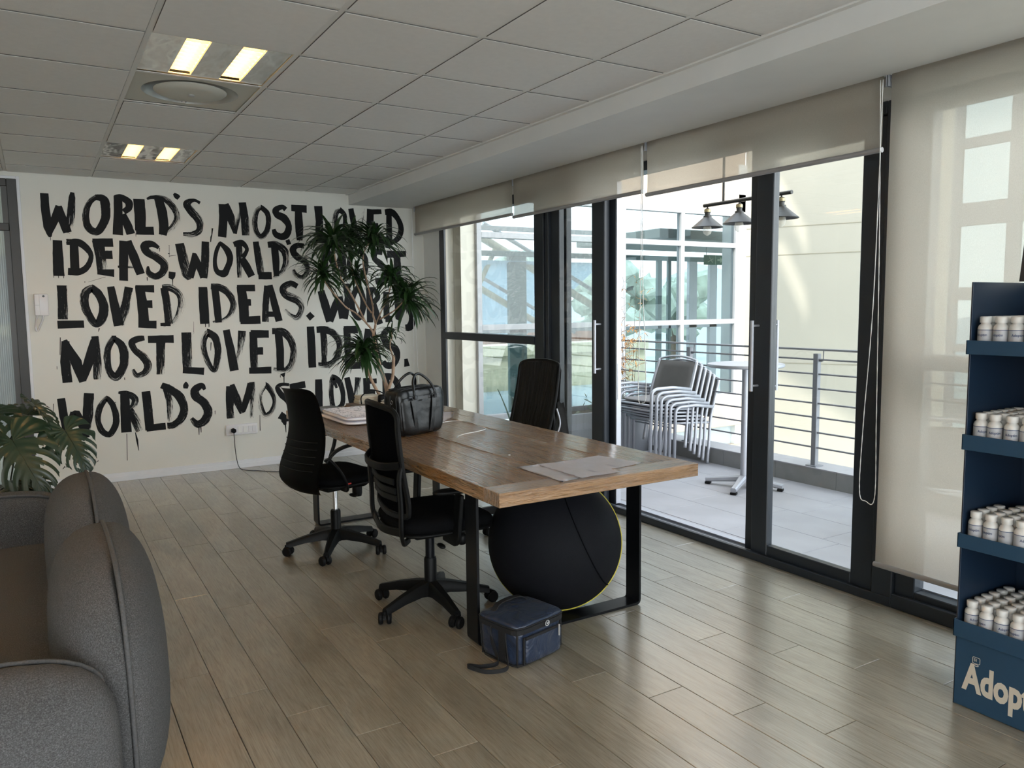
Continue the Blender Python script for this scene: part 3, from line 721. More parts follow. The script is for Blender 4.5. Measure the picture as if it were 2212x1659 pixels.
g3 = q.noise(17, 4, .55, (5.5, .22, 1), rnd=True, dist=.5)
ad = q.n('Math', operation='MULTIPLY_ADD'); ad.inputs[1].default_value = .35; q.l(g2.outputs[0], ad.inputs[0]); q.l(g3.outputs[0], ad.inputs[2])
bb = q.bump(ad.outputs[0], 1.0, .026); q.l(bb.outputs[0], q.b.inputs['Coat Normal'])
M['oak'] = q.m
TX0, TX1, TY0, TY1 = 1.485, 2.535, 2.555, 5.56
tb = thing('meeting_table', 'long rustic oak table on black steel hoop legs in the middle of the room', 'table', ((TX0 + TX1) / 2, (TY0 + TY1) / 2, 0))
cx, cy = (TX0 + TX1) / 2, (TY0 + TY1) / 2
hw, hl = (TX1 - TX0) / 2, (TY1 - TY0) / 2
def tboard(w, l, rz, x, y, z1=.76, z0=.702):
    bm = B(); box(bm, -w / 2 + .0004, w / 2 - .0004, -l / 2 + .0004, l / 2 - .0004, z0 - .73, z1 - .73, .0022, 1)
    return new('board', bm, M['oak'], tb, loc=(x, y, .73), rot=(0, 0, rz))
EB = .125; nb = 8; bw = (2 * hw - .0) / nb
tboard(EB, 2 * hw, math.pi / 2, 0, -hl + EB / 2); tboard(EB, 2 * hw, math.pi / 2, 0, hl - EB / 2)
for i in range(nb):
    tboard(bw, 2 * hl - 2 * EB, 0 if i % 2 else math.pi, -hw + bw * (i + .5), 0, .7598 - .0006 * (i % 3))
bm = B()
for i in range(3): box(bm, -hw + .02, hw - .02, -hl * .8 + i * hl * .8 - .04, -hl * .8 + i * hl * .8 + .04, .694, .702)
new('batten', bm, M['steel_black'], tb)
for yy in (2.94, 5.20):
    bm = B()
    path = fillet([(1.57 - cx, yy - cy, .700), (1.57 - cx, yy - cy, .006), (2.48 - cx, yy - cy, .006), (2.48 - cx, yy - cy, .700)], .022, 4)
    sweep(bm, path, [(-.05, -.006), (.05, -.006), (.05, .006), (-.05, .006)], up=None)
    # orient: flat bar 100 mm along the table, 12 mm thick
    bm.free(); bm = B()
    P = [Vector(p) for p in path]; rings = []
    for i, p in enumerate(P):
        a = P[max(i - 1, 0)]; b = P[min(i + 1, len(P) - 1)]; t = (b - a).normalized(); nn = Vector((-t.z, 0, t.x))
        rings.append([bm.verts.new(p + nn * s * .006 + Vector((0, w * .05, 0))) for s, w in ((-1, -1), (1, -1), (1, 1), (-1, 1))])
    for a, b in zip(rings, rings[1:]):
        for j in range(4): bm.faces.new((a[j], a[(j + 1) % 4], b[(j + 1) % 4], b[j]))
    bm.faces.new(rings[0]); bm.faces.new(rings[-1][::-1])
    new('leg', bm, M['steel_black'], tb)
    bm = B(); box(bm, 1.52 - cx, 2.53 - cx - .04, yy - cy - .05, yy - cy + .05, .694, .701)
    new('mounting_plate', bm, M['steel_black'], tb)

# ------------------------------------------------------------------ task chairs
def star_base(t, armmat, phase, r=.285, hub_z=.095, chrome=True, drop=.0):
    for k in range(5):
        a = phase + k * 2 * math.pi / 5; ca, sa = math.cos(a), math.sin(a)
        bm = B(); rings = []
        for f, w, z, h in ((.0, .030, .105, .060), (.25, .026, .105, .045), (.6, .020, .090, .034), (.9, .016, .070, .028), (1.0, .014, .064, .026)):
            rr = .02 + (r - .02) * f
            w *= 1.18; h *= 1.15
            rings.append([bm.verts.new((ca * rr - sa * s * w * k2, sa * rr + ca * s * w * k2, z + u * h / 2)) for s, u, k2 in ((-1, -1, 1.1), (1, -1, 1.1), (1, .3, 1), (.55, 1, 1), (-.55, 1, 1), (-1, .3, 1))])
        for q0, q1 in zip(rings, rings[1:]):
            for j in range(6): bm.faces.new((q0[j], q0[(j + 1) % 6], q1[(j + 1) % 6], q1[j]))
        bm.faces.new(rings[0][::-1]); bm.faces.new(rings[-1])
        new('base_arm', bm, armmat, t, smooth=True, angle=35)
        bm = B(); cxx, cyy = ca * r, sa * r; sw = a + 1.1 + k * 1.3
        mt = Matrix.Translation((cxx, cyy, 0)) @ Matrix.Rotation(sw, 4, 'Z')
        for sgn in (-1, 1):
            v = lathe(bm, [(0, -.011), (.023, -.011), (.0285, -.005), (.0285, .005), (.023, .011), (0, .011)], 16)
            bmesh.ops.transform(bm, matrix=mt @ Matrix.Translation((sgn * .0195, .012, .0286)) @ Matrix.Rotation(math.pi / 2, 4, 'Y'), verts=v)
        hood = [(.033 * math.cos(x), .033 * math.sin(x)) for x in [i * math.pi / 8 - .15 for i in range(9)]]
        prism(bm, [(y + .012, z + .026) for y, z in hood] , -.007, .007, 'x', mt)
        tube(bm, [mt @ Vector((0, 0, .03)), mt @ Vector((0, 0, .064))], .0085, 8)
        new('caster', bm, M['rubber'], t, smooth=True, angle=40)
    bm = B(); lathe(bm, [(0, .06), (.030, .06), (.036, .075), (.036, .130), (.028, .140), (0, .142)], 20); new('hub', bm, armmat, t, smooth=True, angle=40)
    bm = B(); lathe(bm, [(0, .10), (.031, .10), (.031, .245), (.027, .255), (0, .255)], 18); new('column_sleeve', bm, M['plastic'], t, smooth=True, angle=40)
    bm = B(); lathe(bm, [(0, .23), (.0145 if chrome else .023, .23), (.0145 if chrome else .023, .41), (0, .41)], 14); new('gas_cylinder', bm, M['chrome'] if chrome else M['steel_black'], t, smooth=True, angle=40)

def seat(t, z=.47, w=.245, d=.235, h=.038, yoff=.02):
    def df(p):
        yy = (p.y - yoff) / d
        return Vector((p.x, p.y, p.z - (.022 * max(0, yy - .55) ** 2 * 5) - .010 * max(0, 1 - abs(p.x / w) * 1.2)))
    bm = B(); squad(bm, (0, yoff, z), (w, d, h), (4.5, 4.5, 2.6), 8, deform=df); new('seat', bm, M['fabric_black'], t, smooth=True)
    bm = B(); squad(bm, (0, yoff, z - h * .8), (w * .97, d * .97, .018), (5, 5, 2.5), 6); new('seat_pan', bm, M['plastic'], t, smooth=True)
    bm = B(); box(bm, -.075, .075, -.10, .10, z - h - .055, z - h - .005, .012, 2); box(bm, -.035, .035, -.17, .16, z - h - .04, z - h - .012, .008)
    new('tilt_mechanism', bm, M['plastic'], t, smooth=True, angle=35)
def lever(t, side, y, z, L=.16, tilt=0):
    bm = B(); tube(bm, [(side * .06, y, z), (side * (.06 + L * .6), y, z - .005), (side * (.06 + L), y - .02, z - .02)], .006, 8)
    squad(bm, (side * (.09 + L), y - .028, z - .026), (.034, .014, .010), (3, 3, 2), 3)
    new('lever', bm, M['plastic'], t, smooth=True)

def shell_rows(prof, W, curve, nx=12):
    """prof: list of (y,z,halfwidth) from bottom to top; curve: how far the edges wrap forward"""
    rows = []
    for (y, z, hw_) in prof:
        rows.append([(hw_ * s, y + curve * s * s, z) for s in [(-1 + 2 * j / nx) for j in range(nx + 1)]])
    return rows

def cr(pts, n=3):
    return [tuple(v) for v in crv(pts, n)]

# chair A : plastic-backed task chair by the far corner of the table
ca_ = thing('office_chair', 'black plastic-backed office chair with slotted back at the far left of the table', 'chair', (1.499, 4.575, 0), math.atan2(-.965, .263), 'black office chairs around the table')
star_base(ca_, M['plastic'], math.radians(168.2) - math.atan2(-.965, .263), .298)
seat(ca_, .475, .245, .235, .036, .03); lever(ca_, 1, .03, .40, .10); lever(ca_, -1, -.02, .40, .10)
bm = B(); lathe(bm, [(0, -.04), (.026, -.04), (.03, -.02), (.03, .02), (0, .03)], 14, Matrix.Translation((.12, .08, .385))); new('tension_knob', bm, M['plastic'], ca_, smooth=True, angle=40)
prof = cr([(-.195, .392, .12), (-.250, .415, .18), (-.282, .475, .212), (-.268, .56, .22), (-.232, .66, .212), (-.215, .78, .197), (-.232, .90, .183), (-.255, .985, .172), (-.285, 1.018, .16), (-.318, 1.028, .14)], 3)
bm = B(); rows = shell_rows(prof, 1, .035, 14); 
R = [[bm.verts.new(p) for p in row] for row in rows]; fs = []
for i in range(len(R) - 1):
    for j in range(14):
        if 1 <= j <= 12 and 5 <= i <= 14 and i % 2 == 1 and False: continue
        fs.append(bm.faces.new((R[i][j], R[i][j + 1], R[i + 1][j + 1], R[i + 1][j])))
bmesh.ops.solidify(bm, geom=fs, thickness=.014)
sh = new('backrest', bm, M['plastic'], ca_, smooth=True)
M['slot'] = paint('slot_shadow', (.002, .002, .002), .9)
for z in (.715, .675, .635, .595, .555):
    bm = B(); P = []
    for j in range(9):
        s = -.80 + 1.6 * j / 8
        k = min(range(len(prof)), key=lambda i: abs(prof[i][1] - z)); y, zz, hw_ = prof[k]
        P.append((hw_ * s, y - .0145 + .035 * s * s, z - .006 * (1 - s * s)))
    sweep(bm, P, rect(.003, .0045), up=Vector((0, 0, 1))); new('back_slot', bm, M['slot'], ca_)
for s in (-1, 1):
    bm = B(); w0 = .232
    path = crv([(s * .205, -.185, .60), (s * w0, -.13, .665), (s * (w0 + .015), -.02, .690), (s * (w0 + .018), .10, .680), (s * (w0 + .018), .185, .665)], 5)
    sweep(bm, path, rect(.036, .016, .005), up=Vector((0, 0, 1)))
    path = crv([(s * (w0 + .018), .185, .665), (s * (w0 + .012), .165, .60), (s * (w0 + .0), .115, .50), (s * .20, .08, .435), (s * .12, .06, .42)], 5)
    sweep(bm, path, rect(.030, .014, .004), up=Vector((0, 1, 0)))
    path = crv([(s * .205, -.185, .62), (s * .228, -.135, .56), (s * .232, -.09, .49), (s * .20, -.05, .43), (s * .12, -.03, .42)], 5)
    sweep(bm, path, rect(.05, .016, .005), up=Vector((0, 1, 0)))
    new('armrest', bm, M['plastic'], ca_, smooth=True, angle=40)
# small red maker's tag on the seat edge
M['redtag'] = paint('red_tag', (.5, .03, .02), .6)
bm = B(); box(bm, -.012, .012, -.0008, .0008, -.004, .004); new('seat_tag', bm, M['redtag'], ca_, loc=(.246, -.06, .462), rot=(0, 0, math.pi / 2))

# mesh-backed chair with framed back
def mesh_chair(label, loc, rz, phase, armmat, top=1.02, arm_z=.655, chrome=False, armpad=None, recl=.0, seat_z=.475):
    t = thing('office_chair', label, 'chair', (*loc, 0), rz, 'black office chairs around the table')
    star_base(t, armmat, phase - rz, .293, chrome=chrome)
    seat(t, seat_z - .005, .250, .245, .048, .03); lever(t, 1, .0, .40, .13); lever(t, -1, .03, .40, .13)
    bm = B(); squad(bm, (.16, .10, .375), (.03, .022, .03), (3, 3, 3), 3); new('tension_knob', bm, M['plastic'], t, smooth=True)
    W = .215
    def yb(z): return -.205 - .02 * math.sin((z - .5) * 5) - max(0, z - .62) * (.24 + recl)
    # outer frame loop
    loop = []
    for z in [.56 + (top - .03 - .56) * i / 8 for i in range(9)]: loop.append((-W - .006 * math.sin((z - .56) * 6), yb(z) + .030, z))
    loop += [(-W * .86, yb(top) + .018, top), (-W * .4, yb(top) - .004, top + .012), (0, yb(top) - .012, top + .015), (W * .4, yb(top) - .004, top + .012), (W * .86, yb(top) + .018, top)]
    for z in [top - .03 - (top - .03 - .56) * i / 8 for i in range(9)]: loop.append((W + .006 * math.sin((z - .56) * 6), yb(z) + .030, z))
    loop += [(W * .9, yb(.52) + .02, .525), (0, yb(.5) - .005, .51), (-W * .9, yb(.52) + .02, .525)]
    bm = B(); sweep(bm, crv(loop, 3, True), rect(.020, .028, .005), up=None, closed=True); new('back_frame', bm, M['plastic'], t, smooth=True, angle=40)
    rows = []
    for i in range(13):
        z = .53 + (top - .53) * i / 12
        rows.append([(W * .98 * s, yb(z) + .028 * s * s, z) for s in [-1 + 2 * j / 12 for j in range(13)]])
    bm = B(); sheet(bm, rows, .003); new('back_mesh', bm, M['mesh'], t, smooth=True)
    # outer support hoop behind, lower back
    bm = B()
    P = crv([(-W - .002, yb(.78) + .03, .765), (-W - .008, yb(.7) + .005, .70), (-W - .006, yb(.6) - .005, .58), (-W + .004, yb(.5) - .012, .46), (-W * .75, -.19, .395), (-.06, -.13, .375)], 6)
    sweep(bm, P, rect(.032, .018, .005), up=Vector((0, 1, 0)))
    P = [Vector((-p.x, p.y, p.z)) for p in P]; sweep(bm, P, rect(.032, .018, .005), up=Vector((0, 1, 0)))
    P = crv([(-W - .004, yb(.77) + .02, .770), (-W * .6, yb(.77) - .030, .757), (0, yb(.77) - .045, .752), (W * .6, yb(.77) - .030, .757), (W + .004, yb(.77) + .02, .770)], 6)
    sweep(bm, P, rect(.014, .036, .005), up=Vector((0, 0, 1)))
    P = crv([(-W * .9, yb(.5) - .01, .455), (0, yb(.5) - .04, .44), (W * .9, yb(.5) - .01, .455)], 6); sweep(bm, P, rect(.014, .04, .005), up=Vector((0, 0, 1)))
    new('back_support', bm, M['plastic'], t, smooth=True, angle=40)
    bm = B()
    for z in (.68, .635, .60): 
        P = crv([(-.16, yb(z) - .004, z + .006), (0, yb(z) - .02, z), (.16, yb(z) - .004, z + .006)], 6); sweep(bm, P, rect(.008, .030, .003), up=Vector((0, 0, 1)))
    new('lumbar_pad', bm, M['plastic'], t, smooth=True, angle=40)
    for s in (-1, 1):
        bm = B(); P = fillet([(s * .12, .03, .40), (s * .265, .03, .405), (s * .275, .045, arm_z - .02)], .03, 4)
        sweep(bm, P, rect(.068, .020, .004), up=Vector((0, 1, 0))); new('arm_post', bm, M['plastic'], t, smooth=True, angle=40)
        bm = B(); squad(bm, (s * .275, .04, arm_z), (.036, .125, .013), (3.5, 3, 2.5), 5); new('arm_pad', bm, armpad or M['plastic'], t, smooth=True)
    return t
cb_ = mesh_chair('black mesh-backed office chair nearest the camera, beside the leather bag', (1.593, 3.425), math.radians(-94), math.radians(125.3), M['plastic'], 1.02, .64, recl=-.13)
cc_ = mesh_chair('black office chair under a dark jacket, on the window side of the table', (2.66, 4.48), math.radians(94), math.radians(-147), M['plastic2'], 1.09, .672, armpad=M['plastic2'])
# jacket draped over the back of the third chair
q = N('charcoal_jersey'); q.b.inputs['Base Color'].default_value = (.026, .0245, .023, 1); q.b.inputs['Roughness'].default_value = .9
w1 = q.noise(10, 2, .5, (5, 1, .35)); w2_ = q.noise(300, 2); ad = q.n('Math', operation='MULTIPLY_ADD'); ad.inputs[1].default_value = .08; q.l(w2_.outputs[0], ad.inputs[0]); q.l(w1.outputs[0], ad.inputs[2]); q.bump(ad.outputs[0], .7, .03); M['jersey'] = q.m
jk = thing('jacket', 'dark charcoal jacket draped over the back of the office chair by the window', 'jacket', (2.66, 4.48, 0), math.radians(94))
def ybk(z): return -.205 - .02 * math.sin((z - .5) * 5) - max(0, z - .62) * .24
rows = []
sec = [(-1, .60), (-1, .70), (-1, .80), (-1, .90), (-1, 1.0), (-1, 1.06), (-.6, 1.092), (0, 1.102), (.6, 1.094), (1, 1.06), (1, 1.0), (1, .9), (1, .8), (1, .7), (1, .60), (1, .56)]
rg = random.Random(5)
for i, (sd, z) in enumerate(sec):
    row = []
    for j in range(17):
        s = -1 + 2 * j / 16
        wob = .006 * math.sin(s * 9 + z * 3) + .004 * math.sin(s * 17 + 2 * z)
        base = ybk(min(z, 1.07)) + .03 * s * s
        y = base + sd * (.016 if sd > 0 else .022) + wob * abs(sd)
        sl = .205 + (.035 if sd < 0 else .012) * max(0, (1.05 - z)) / .5 + .012
        xx = s * sl
        if sd > 0: xx = s * (sl - .0) 
        row.append((xx, y, z - .012 * s * s - (.02 * math.sin(s * 3 + 1) if z < .62 else 0)))
    rows.append(row)
bm = B(); sheet(bm, rows, .004); new('jacket_body', bm, M['jersey'], jk, smooth=True)
bm = B(); rows = []
for i in range(9):
    z = .84 - .055 * i
    rows.append([(-.235 - .012 * i * .4 + .004 * math.sin(i + j), ybk(.8) - .02 - .055 * j / 3 - .008 * i * (j / 3) + .03, z + .01 * math.sin(j * 2)) for j in range(4)])
sheet(bm, rows, .006); new('sleeve', bm, M['jersey'], jk, smooth=True)
bm = B(); tube(bm, crv([(-.24, -.25, .80), (-.25, -.27, .70), (-.246, -.24, .60), (-.25, -.26, .52)], 5), .006, 8); new('strap', bm, M['alu'], jk, smooth=True)

# ------------------------------------------------------------------ exercise ball
M['ball'] = paint('ball_cover_knit', (.0035, .004, .0065), .75, bump=.35, bscale=420, spec=.2)
t = thing('exercise_ball', 'large black fabric-covered exercise ball with a thin yellow seam under the table', 'ball', (2.12, 3.11, 0), 0)
bm = B(); bmesh.ops.create_uvsphere(bm, u_segments=64, v_segments=40, radius=.327)
for v in bm.verts:
    d = v.co.normalized(); a = math.atan2(d.y, d.x)
    f = 1 - .010 * math.exp(-((d.x * .75 + d.y * .2 - .52) / .012) ** 2) - .006 * math.exp(-((d.z + .25) / .012) ** 2 * 0 - 0) * 0
    if d.z < -.85: f *= 1 - .05 * (-.85 - d.z) / .15 * .4
    v.co *= f; v.co.z += .3245
new('ball_cover', bm, M['ball'], t, smooth=True)
def ring_path(nv, off, R=.3285, n=64):
    nv = Vector(nv).normalized(); a = nv.orthogonal().normalized(); b = nv.cross(a); rr = math.sqrt(R * R - off * off)
    return [nv * off + a * rr * math.cos(2 * math.pi * i / n) + b * rr * math.sin(2 * math.pi * i / n) + Vector((0, 0, .3245)) for i in range(n)]
M['yellow'] = paint('yellow_piping', (.62, .52, .06), .5)
bm = B(); tube(bm, ring_path((-.64, -.74, .36), .006), .0028, 6, closed=True); new('yellow_seam', bm, M['yellow'], t, smooth=True)
bm = B(); tube(bm, ring_path((.75, -.55, .42), .16), .003, 6, closed=True); new('seam', bm, M['mesh'], t, smooth=True)
bm = B(); tube(bm, crv([(.30, .06, .43), (.335, .05, .415), (.345, .045, .385), (.335, .04, .35), (.31, .03, .335)], 5), .007, 6); new('carry_loop', bm, M['rubber'], t, smooth=True)
# ------------------------------------------------------------------ things on the table
TZ = .7605
# leather briefcase
q = N('black_leather'); q.b.inputs['Base Color'].default_value = (.004, .0042, .005, 1); q.b.inputs['Roughness'].default_value = .30; q.b.inputs['Specular IOR Level'].default_value = .42
n1 = q.noise(7, 3); n2 = q.noise(220, 2); ad = q.n('Math', operation='MULTIPLY_ADD'); ad.inputs[1].default_value = .04; q.l(n2.outputs[0], ad.inputs[0]); q.l(n1.outputs[0], ad.inputs[2]); q.bump(ad.outputs[0], .35, .03); M['leather'] = q.m
t = thing('leather_bag', 'black leather briefcase with two handles standing on the table', 'bag', (1.832, 4.115, TZ), math.radians(17.5))
def bagdef(p):
    k = p.z / .265; s = .97 + .12 * k
    return Vector((p.x * s, p.y * (1.0 - .12 * k) + .004 * math.sin(p.x * 22 + p.z * 9), p.z + .004 * math.sin(p.x * 14) * k))
bm = B(); squad(bm, (0, 0, .131), (.168, .080, .133), (9, 6, 9), 12, deform=bagdef); new('bag_body', bm, M['leather'], t, smooth=True)
# raised front pocket panel, with piping
bm = B(); squad(bm, (0, -.066, .118), (.154, .020, .108), (9, 3, 9), 8, deform=bagdef); new('front_pocket', bm, M['leather'], t, smooth=True)
for yy in (-.056, .0, .05):
    out = []
    for i in range(40):
        a = 2 * math.pi * i / 40; ca, sa = math.cos(a), math.sin(a)
        r_ = 1 / ((abs(ca) ** 6 + abs(sa) ** 6) ** (1 / 6))
        out.append(bagdef(Vector((ca * r_ * .171, yy, .131 + sa * r_ * .134))))
    bm = B(); tube(bm, out, .0026, 6, closed=True); new('piping', bm, M['leather'], t, smooth=True)
for xx in (-.075, .075):
    bm = B(); P = [bagdef(Vector((xx * (1 - .25 * (1 - z / .2)), -.090, z))) for z in (.012, .05, .09, .13, .17, .20)]
    for p, z in zip(P, (.012, .05, .09, .13, .17, .20)): p.y = -.0895 + .010 * (abs(z - .11) / .1) ** 2.5
    sweep(bm, P, rect(.028, .004, .001), up=Vector((0, -1, 0))); new('strap', bm, M['leather'], t, smooth=True, angle=40)
    bm = B(); tube(bm, [(xx - .018, -.092, .205), (xx + .018, -.092, .205), (xx + .018, -.092, .225), (xx - .018, -.092, .225)], .003, 6, closed=True)
    new('buckle', bm, M['plastic2'], t, smooth=True)
for yy, lean in ((-.088, -.02), (.07, .03)):
    bm = B(); P = crv([(-.075, yy, .205), (-.078, yy + lean * .2, .245), (-.06, yy * .7 + lean * .1, .30), (-.02, yy * .45, .338), (.02, yy * .45, .338), (.06, yy * .7 + lean * .1, .30), (.078, yy + lean * .2, .245), (.075, yy, .205)], 6)
    tube(bm, P, .0075, 8); new('handle', bm, M['leather'], t, smooth=True)
bm = B(); P = [(-.165, .02, .262), (-.08, .022, .268), (.0, .02, .270), (.08, .022, .269), (.17, .02, .262)]; sweep(bm, crv(P, 5), rect(.010, .004), up=Vector((0, 0, 1))); new('zip', bm, M['rubber'], t)
bm = B(); tube(bm, [(-.19, -.02, .19), (-.192, -.035, .185), (-.19, -.04, .2), (-.187, -.025, .205)], .0022, 6, closed=True); new('side_ring', bm, M['chrome'], t)
bm = B(); box(bm, -.018, .018, -.0925, -.090, .192, .200, .001); new('name_plate', bm, M['plastic2'], t)

# folded printed blankets
q = N('printed_white_cloth'); w = q.n('TexWave'); tcx = q.n('TexCoord'); 
vn = q.n('TexVoronoi', feature='DISTANCE_TO_EDGE'); vn.inputs['Scale'].default_value = 38; q.l(tcx.outputs['Object'], vn.inputs['Vector'])
nz = q.noise(26, 4, .7)
r1 = q.ramp(vn.outputs['Distance'], [(.0, (.10, .12, .18)), (.05, (.20, .22, .28)), (.09, (.88, .87, .92))])
mm = q.n('Mix', data_type='RGBA'); q.l(q.ramp(nz.outputs[0], [(.46, (0, 0, 0)), (.56, (1, 1, 1))]), mm.inputs[0]); mm.inputs[6].default_value = (.88, .87, .92, 1); q.l(r1, mm.inputs[7])
q.l(mm.outputs[2], q.b.inputs['Base Color']); q.b.inputs['Roughness'].default_value = .8; M['print'] = q.m
M['white_cloth'] = paint('white_cloth', (.86, .84, .88), .85, var=.04, bump=.2, bscale=60)
for i, (dz, lab) in enumerate(((0, 'white folded cloth pad, lower of the two stacked on the table edge'), (.026, 'white folded cloth pad with a dark printed pattern, upper of the two stacked'))):
    t = thing('folded_cloth', lab, 'cloth', (1.752 + .004 * i, 4.835 - .006 * i, TZ + dz), math.radians(1.5 - 2 * i), 'folded cloth pads on the table')
    bm = B(); squad(bm, (0, 0, .0125), (.172, .275, .0135), (9, 9, 2.4), 9); new('cloth_fold', bm, M['white_cloth'], t, smooth=True)
    if i:
        bm = B(); rows = [[(-.162 + .324 * a / 8, -.262 + .524 * b / 8, .0262 + .0006 * math.sin(a * 2 + b)) for a in range(9)] for b in range(9)]; sheet(bm, rows); new('printed_face', bm, M['print'], t, smooth=True)
# dark laptop near the far left corner
t = thing('laptop', 'closed dark grey laptop lying at the far left corner of the table', 'laptop', (1.675, 5.39, TZ), math.radians(8))
bm = B(); box(bm, -.155, .155, -.11, .11, .002, .009, .002); new('base', bm, M['plastic2'], t)
bm = B(); box(bm, -.156, .156, -.111, .111, .0095, .016, .002); new('lid', bm, paint('laptop_lid_grey', (.11, .115, .12), .4), t)
# brown card folders
M['kraft'] = paint('kraft_card', (.30, .19, .11), .7); M['greybrown'] = paint('grey_card', (.17, .145, .13), .6)
for i, (z, w, l, rz, mt, lab) in enumerate(((0, .36, .30, -.10, 'kraft', 'brown card folder at the bottom of the pile by the far table end'), (.0105, .33, .27, .05, 'kraft', 'brown card folder in the middle of the pile by the far table end'), (.021, .34, .26, -.03, 'greybrown', 'grey-brown folder on top of the pile, under the paperbacks'))):
    bm = B(); box(bm, -w / 2, w / 2, -l / 2, l / 2, 0, .003, .0008); box(bm, -w / 2, w / 2, -l / 2, l / 2, .0072, .0098, .0008); box(bm, -w / 2, -w / 2 + .004, -l / 2, l / 2, .001, .009); box(bm, -w / 2 + .01, w / 2 - .01, -l / 2 + .006, l / 2 - .008, .003, .0072)
    o = new('card_folder', bm, M[mt], None, loc=(2.06, 5.33, TZ + z), rot=(0, 0, rz)); tag(o, lab, 'folder', 'card folders on the table')
# paperbacks
M['page'] = paint('book_pages', (.62, .55, .42), .8, stretch=(1, 1, 60), scale=30, var=.12)
cols = {'cream': (.62, .58, .50), 'redc': (.40, .06, .04), 'tan': (.45, .28, .16), 'greyb': (.42, .41, .40)}
for k, v in cols.items(): M['bk_' + k] = paint('book_cover_' + k, v, .5)
FZ = TZ + .0315
def book(x, y, z, w, l, h, rz, c, lab, grp):
    t = thing('paperback_book', lab, 'book', (x, y, z), rz, grp)
    bm = B(); box(bm, -w / 2 + .002, w / 2 - .002, -l / 2 + .003, l / 2 - .003, .0015, h - .0015); new('page_block', bm, M['page'], t)
    bm = B(); box(bm, -w / 2, w / 2, -l / 2, l / 2, 0, .0014); box(bm, -w / 2, w / 2, -l / 2, l / 2, h - .0014, h); box(bm, w / 2 - .0014, w / 2, -l / 2, l / 2, .0, h); new('cover', bm, M['bk_' + c], t)
g = 'paperbacks piled on the folders'
book(2.03, 5.40, FZ, .16, .11, .014, .03, 'greyb', 'pale paperback at the bottom of the left pile', g)
book(2.03, 5.40, FZ + .0142, .155, .11, .016, -.04, 'cream', 'cream paperback second from the bottom of the left pile', g)
book(2.035, 5.40, FZ + .0304, .15, .105, .012, .02, 'tan', 'tan paperback third up in the left pile', g)
book(2.03, 5.40, FZ + .0426, .15, .10, .015, .06, 'cream', 'cream paperback on top of the left pile', g)
book(2.20, 5.43, FZ, .13, .10, .030, .1, 'cream', 'thick cream paperback under the red one on the right pile', g)
book(2.20, 5.43, FZ + .0302, .12, .10, .013, .15, 'redc', 'red paperback on top of the right pile', g)
# black headset lying on the books
t = thing('headphones', 'black over-ear headset with thin band lying against the paperbacks', 'headphones', (2.085, 5.27, FZ), .0)
bm = B(); tube(bm, crv([(-.12, .06, .0), (-.115, .07, .055), (-.06, .07, .088), (.0, .07, .090), (.045, .06, .07), (.06, .05, .045)], 6), .0045, 8); new('headband', bm, M['plastic'], t, smooth=True)
bm = B(); squad(bm, (.015, .0, .034), (.030, .026, .034), (4, 4, 4), 5); new('ear_cup', bm, M['rubber'], t, smooth=True)
bm = B(); squad(bm, (.062, .02, .042), (.026, .022, .026), (3, 3, 3), 5); new('ear_cup', bm, M['rubber'], t, smooth=True)
# crumpled white tissue / carton
t = thing('white_carton', 'small crumpled white carton beside the headset and paperbacks', 'carton', (2.155, 5.22, FZ + .001), .2)
bm = B(); rg = random.Random(2)
rows = [[(-.07 + .14 * a / 7, -.05 + .10 * b / 5, .02 + rg.uniform(-.006, .016)) for a in range(8)] for b in range(6)]; sheet(bm, rows, .001); box(bm, -.07, .06, -.05, .05, 0, .018, .004)
new('carton_body', bm, M['white_paint'], t, smooth=True, angle=20)
# papers at the near end
q = N('newsprint'); tcx = q.n('TexCoord'); mp = q.n('Mapping'); q.l(tcx.outputs['Object'], mp.inputs[0])
bk = q.n('TexBrick'); bk.inputs['Scale'].default_value = 1; bk.inputs['Brick Width'].default_value = .052; bk.inputs['Row Height'].default_value = .0052; bk.inputs['Mortar Size'].default_value = .0019
bk.inputs['Color1'].default_value = (.70, .69, .73, 1); bk.inputs['Color2'].default_value = (.76, .75, .79, 1); bk.inputs['Mortar'].default_value = (.90, .88, .93, 1); q.l(mp.outputs[0], bk.inputs['Vector'])
n5 = q.noise(11, 3, .6); mm = q.n('Mix', data_type='RGBA'); q.l(q.ramp(n5.outputs[0], [(.44, (0, 0, 0)), (.50, (1, 1, 1))]), mm.inputs[0]); mm.inputs[6].default_value = (.88, .86, .92, 1); q.l(bk.outputs[0], mm.inputs[7])
n6 = q.noise(5, 2, .5); m3 = q.n('Mix', data_type='RGBA'); q.l(q.ramp(n6.outputs[0], [(.66, (0, 0, 0)), (.70, (1, 1, 1))]), m3.inputs[0]); q.l(mm.outputs[2], m3.inputs[6]); m3.inputs[7].default_value = (.42, .40, .52, 1)
q.l(m3.outputs[2], q.b.inputs['Base Color']); q.b.inputs['Roughness'].default_value = .42; M['news'] = q.m
def paper(pts, z, lab, nx=10, ny=8, lift=0.0, mat='news'):
    a, b, c, d = [Vector((x, y, 0)) for x, y in pts]; o = (a + b + c + d) / 4
    rows = []
    for i in range(ny + 1):
        f = i / ny; row = []
        for j in range(nx + 1):
            g_ = j / nx; p = (a.lerp(b, g_)).lerp(d.lerp(c, g_), f) - o
            row.append((p.x, p.y, .0012 + .0012 * math.sin(g_ * 7 + f * 4) * math.sin(f * 5 + 1) + lift * max(0, g_ - .8) * 5))
        rows.append(row)
    bm = B(); sheet(bm, rows, .0006)
    ob = new('paper_sheet', bm, M[mat], None, smooth=True, loc=(o.x, o.y, TZ + z)); tag(ob, lab, 'paper', 'printed papers on the table'); return ob
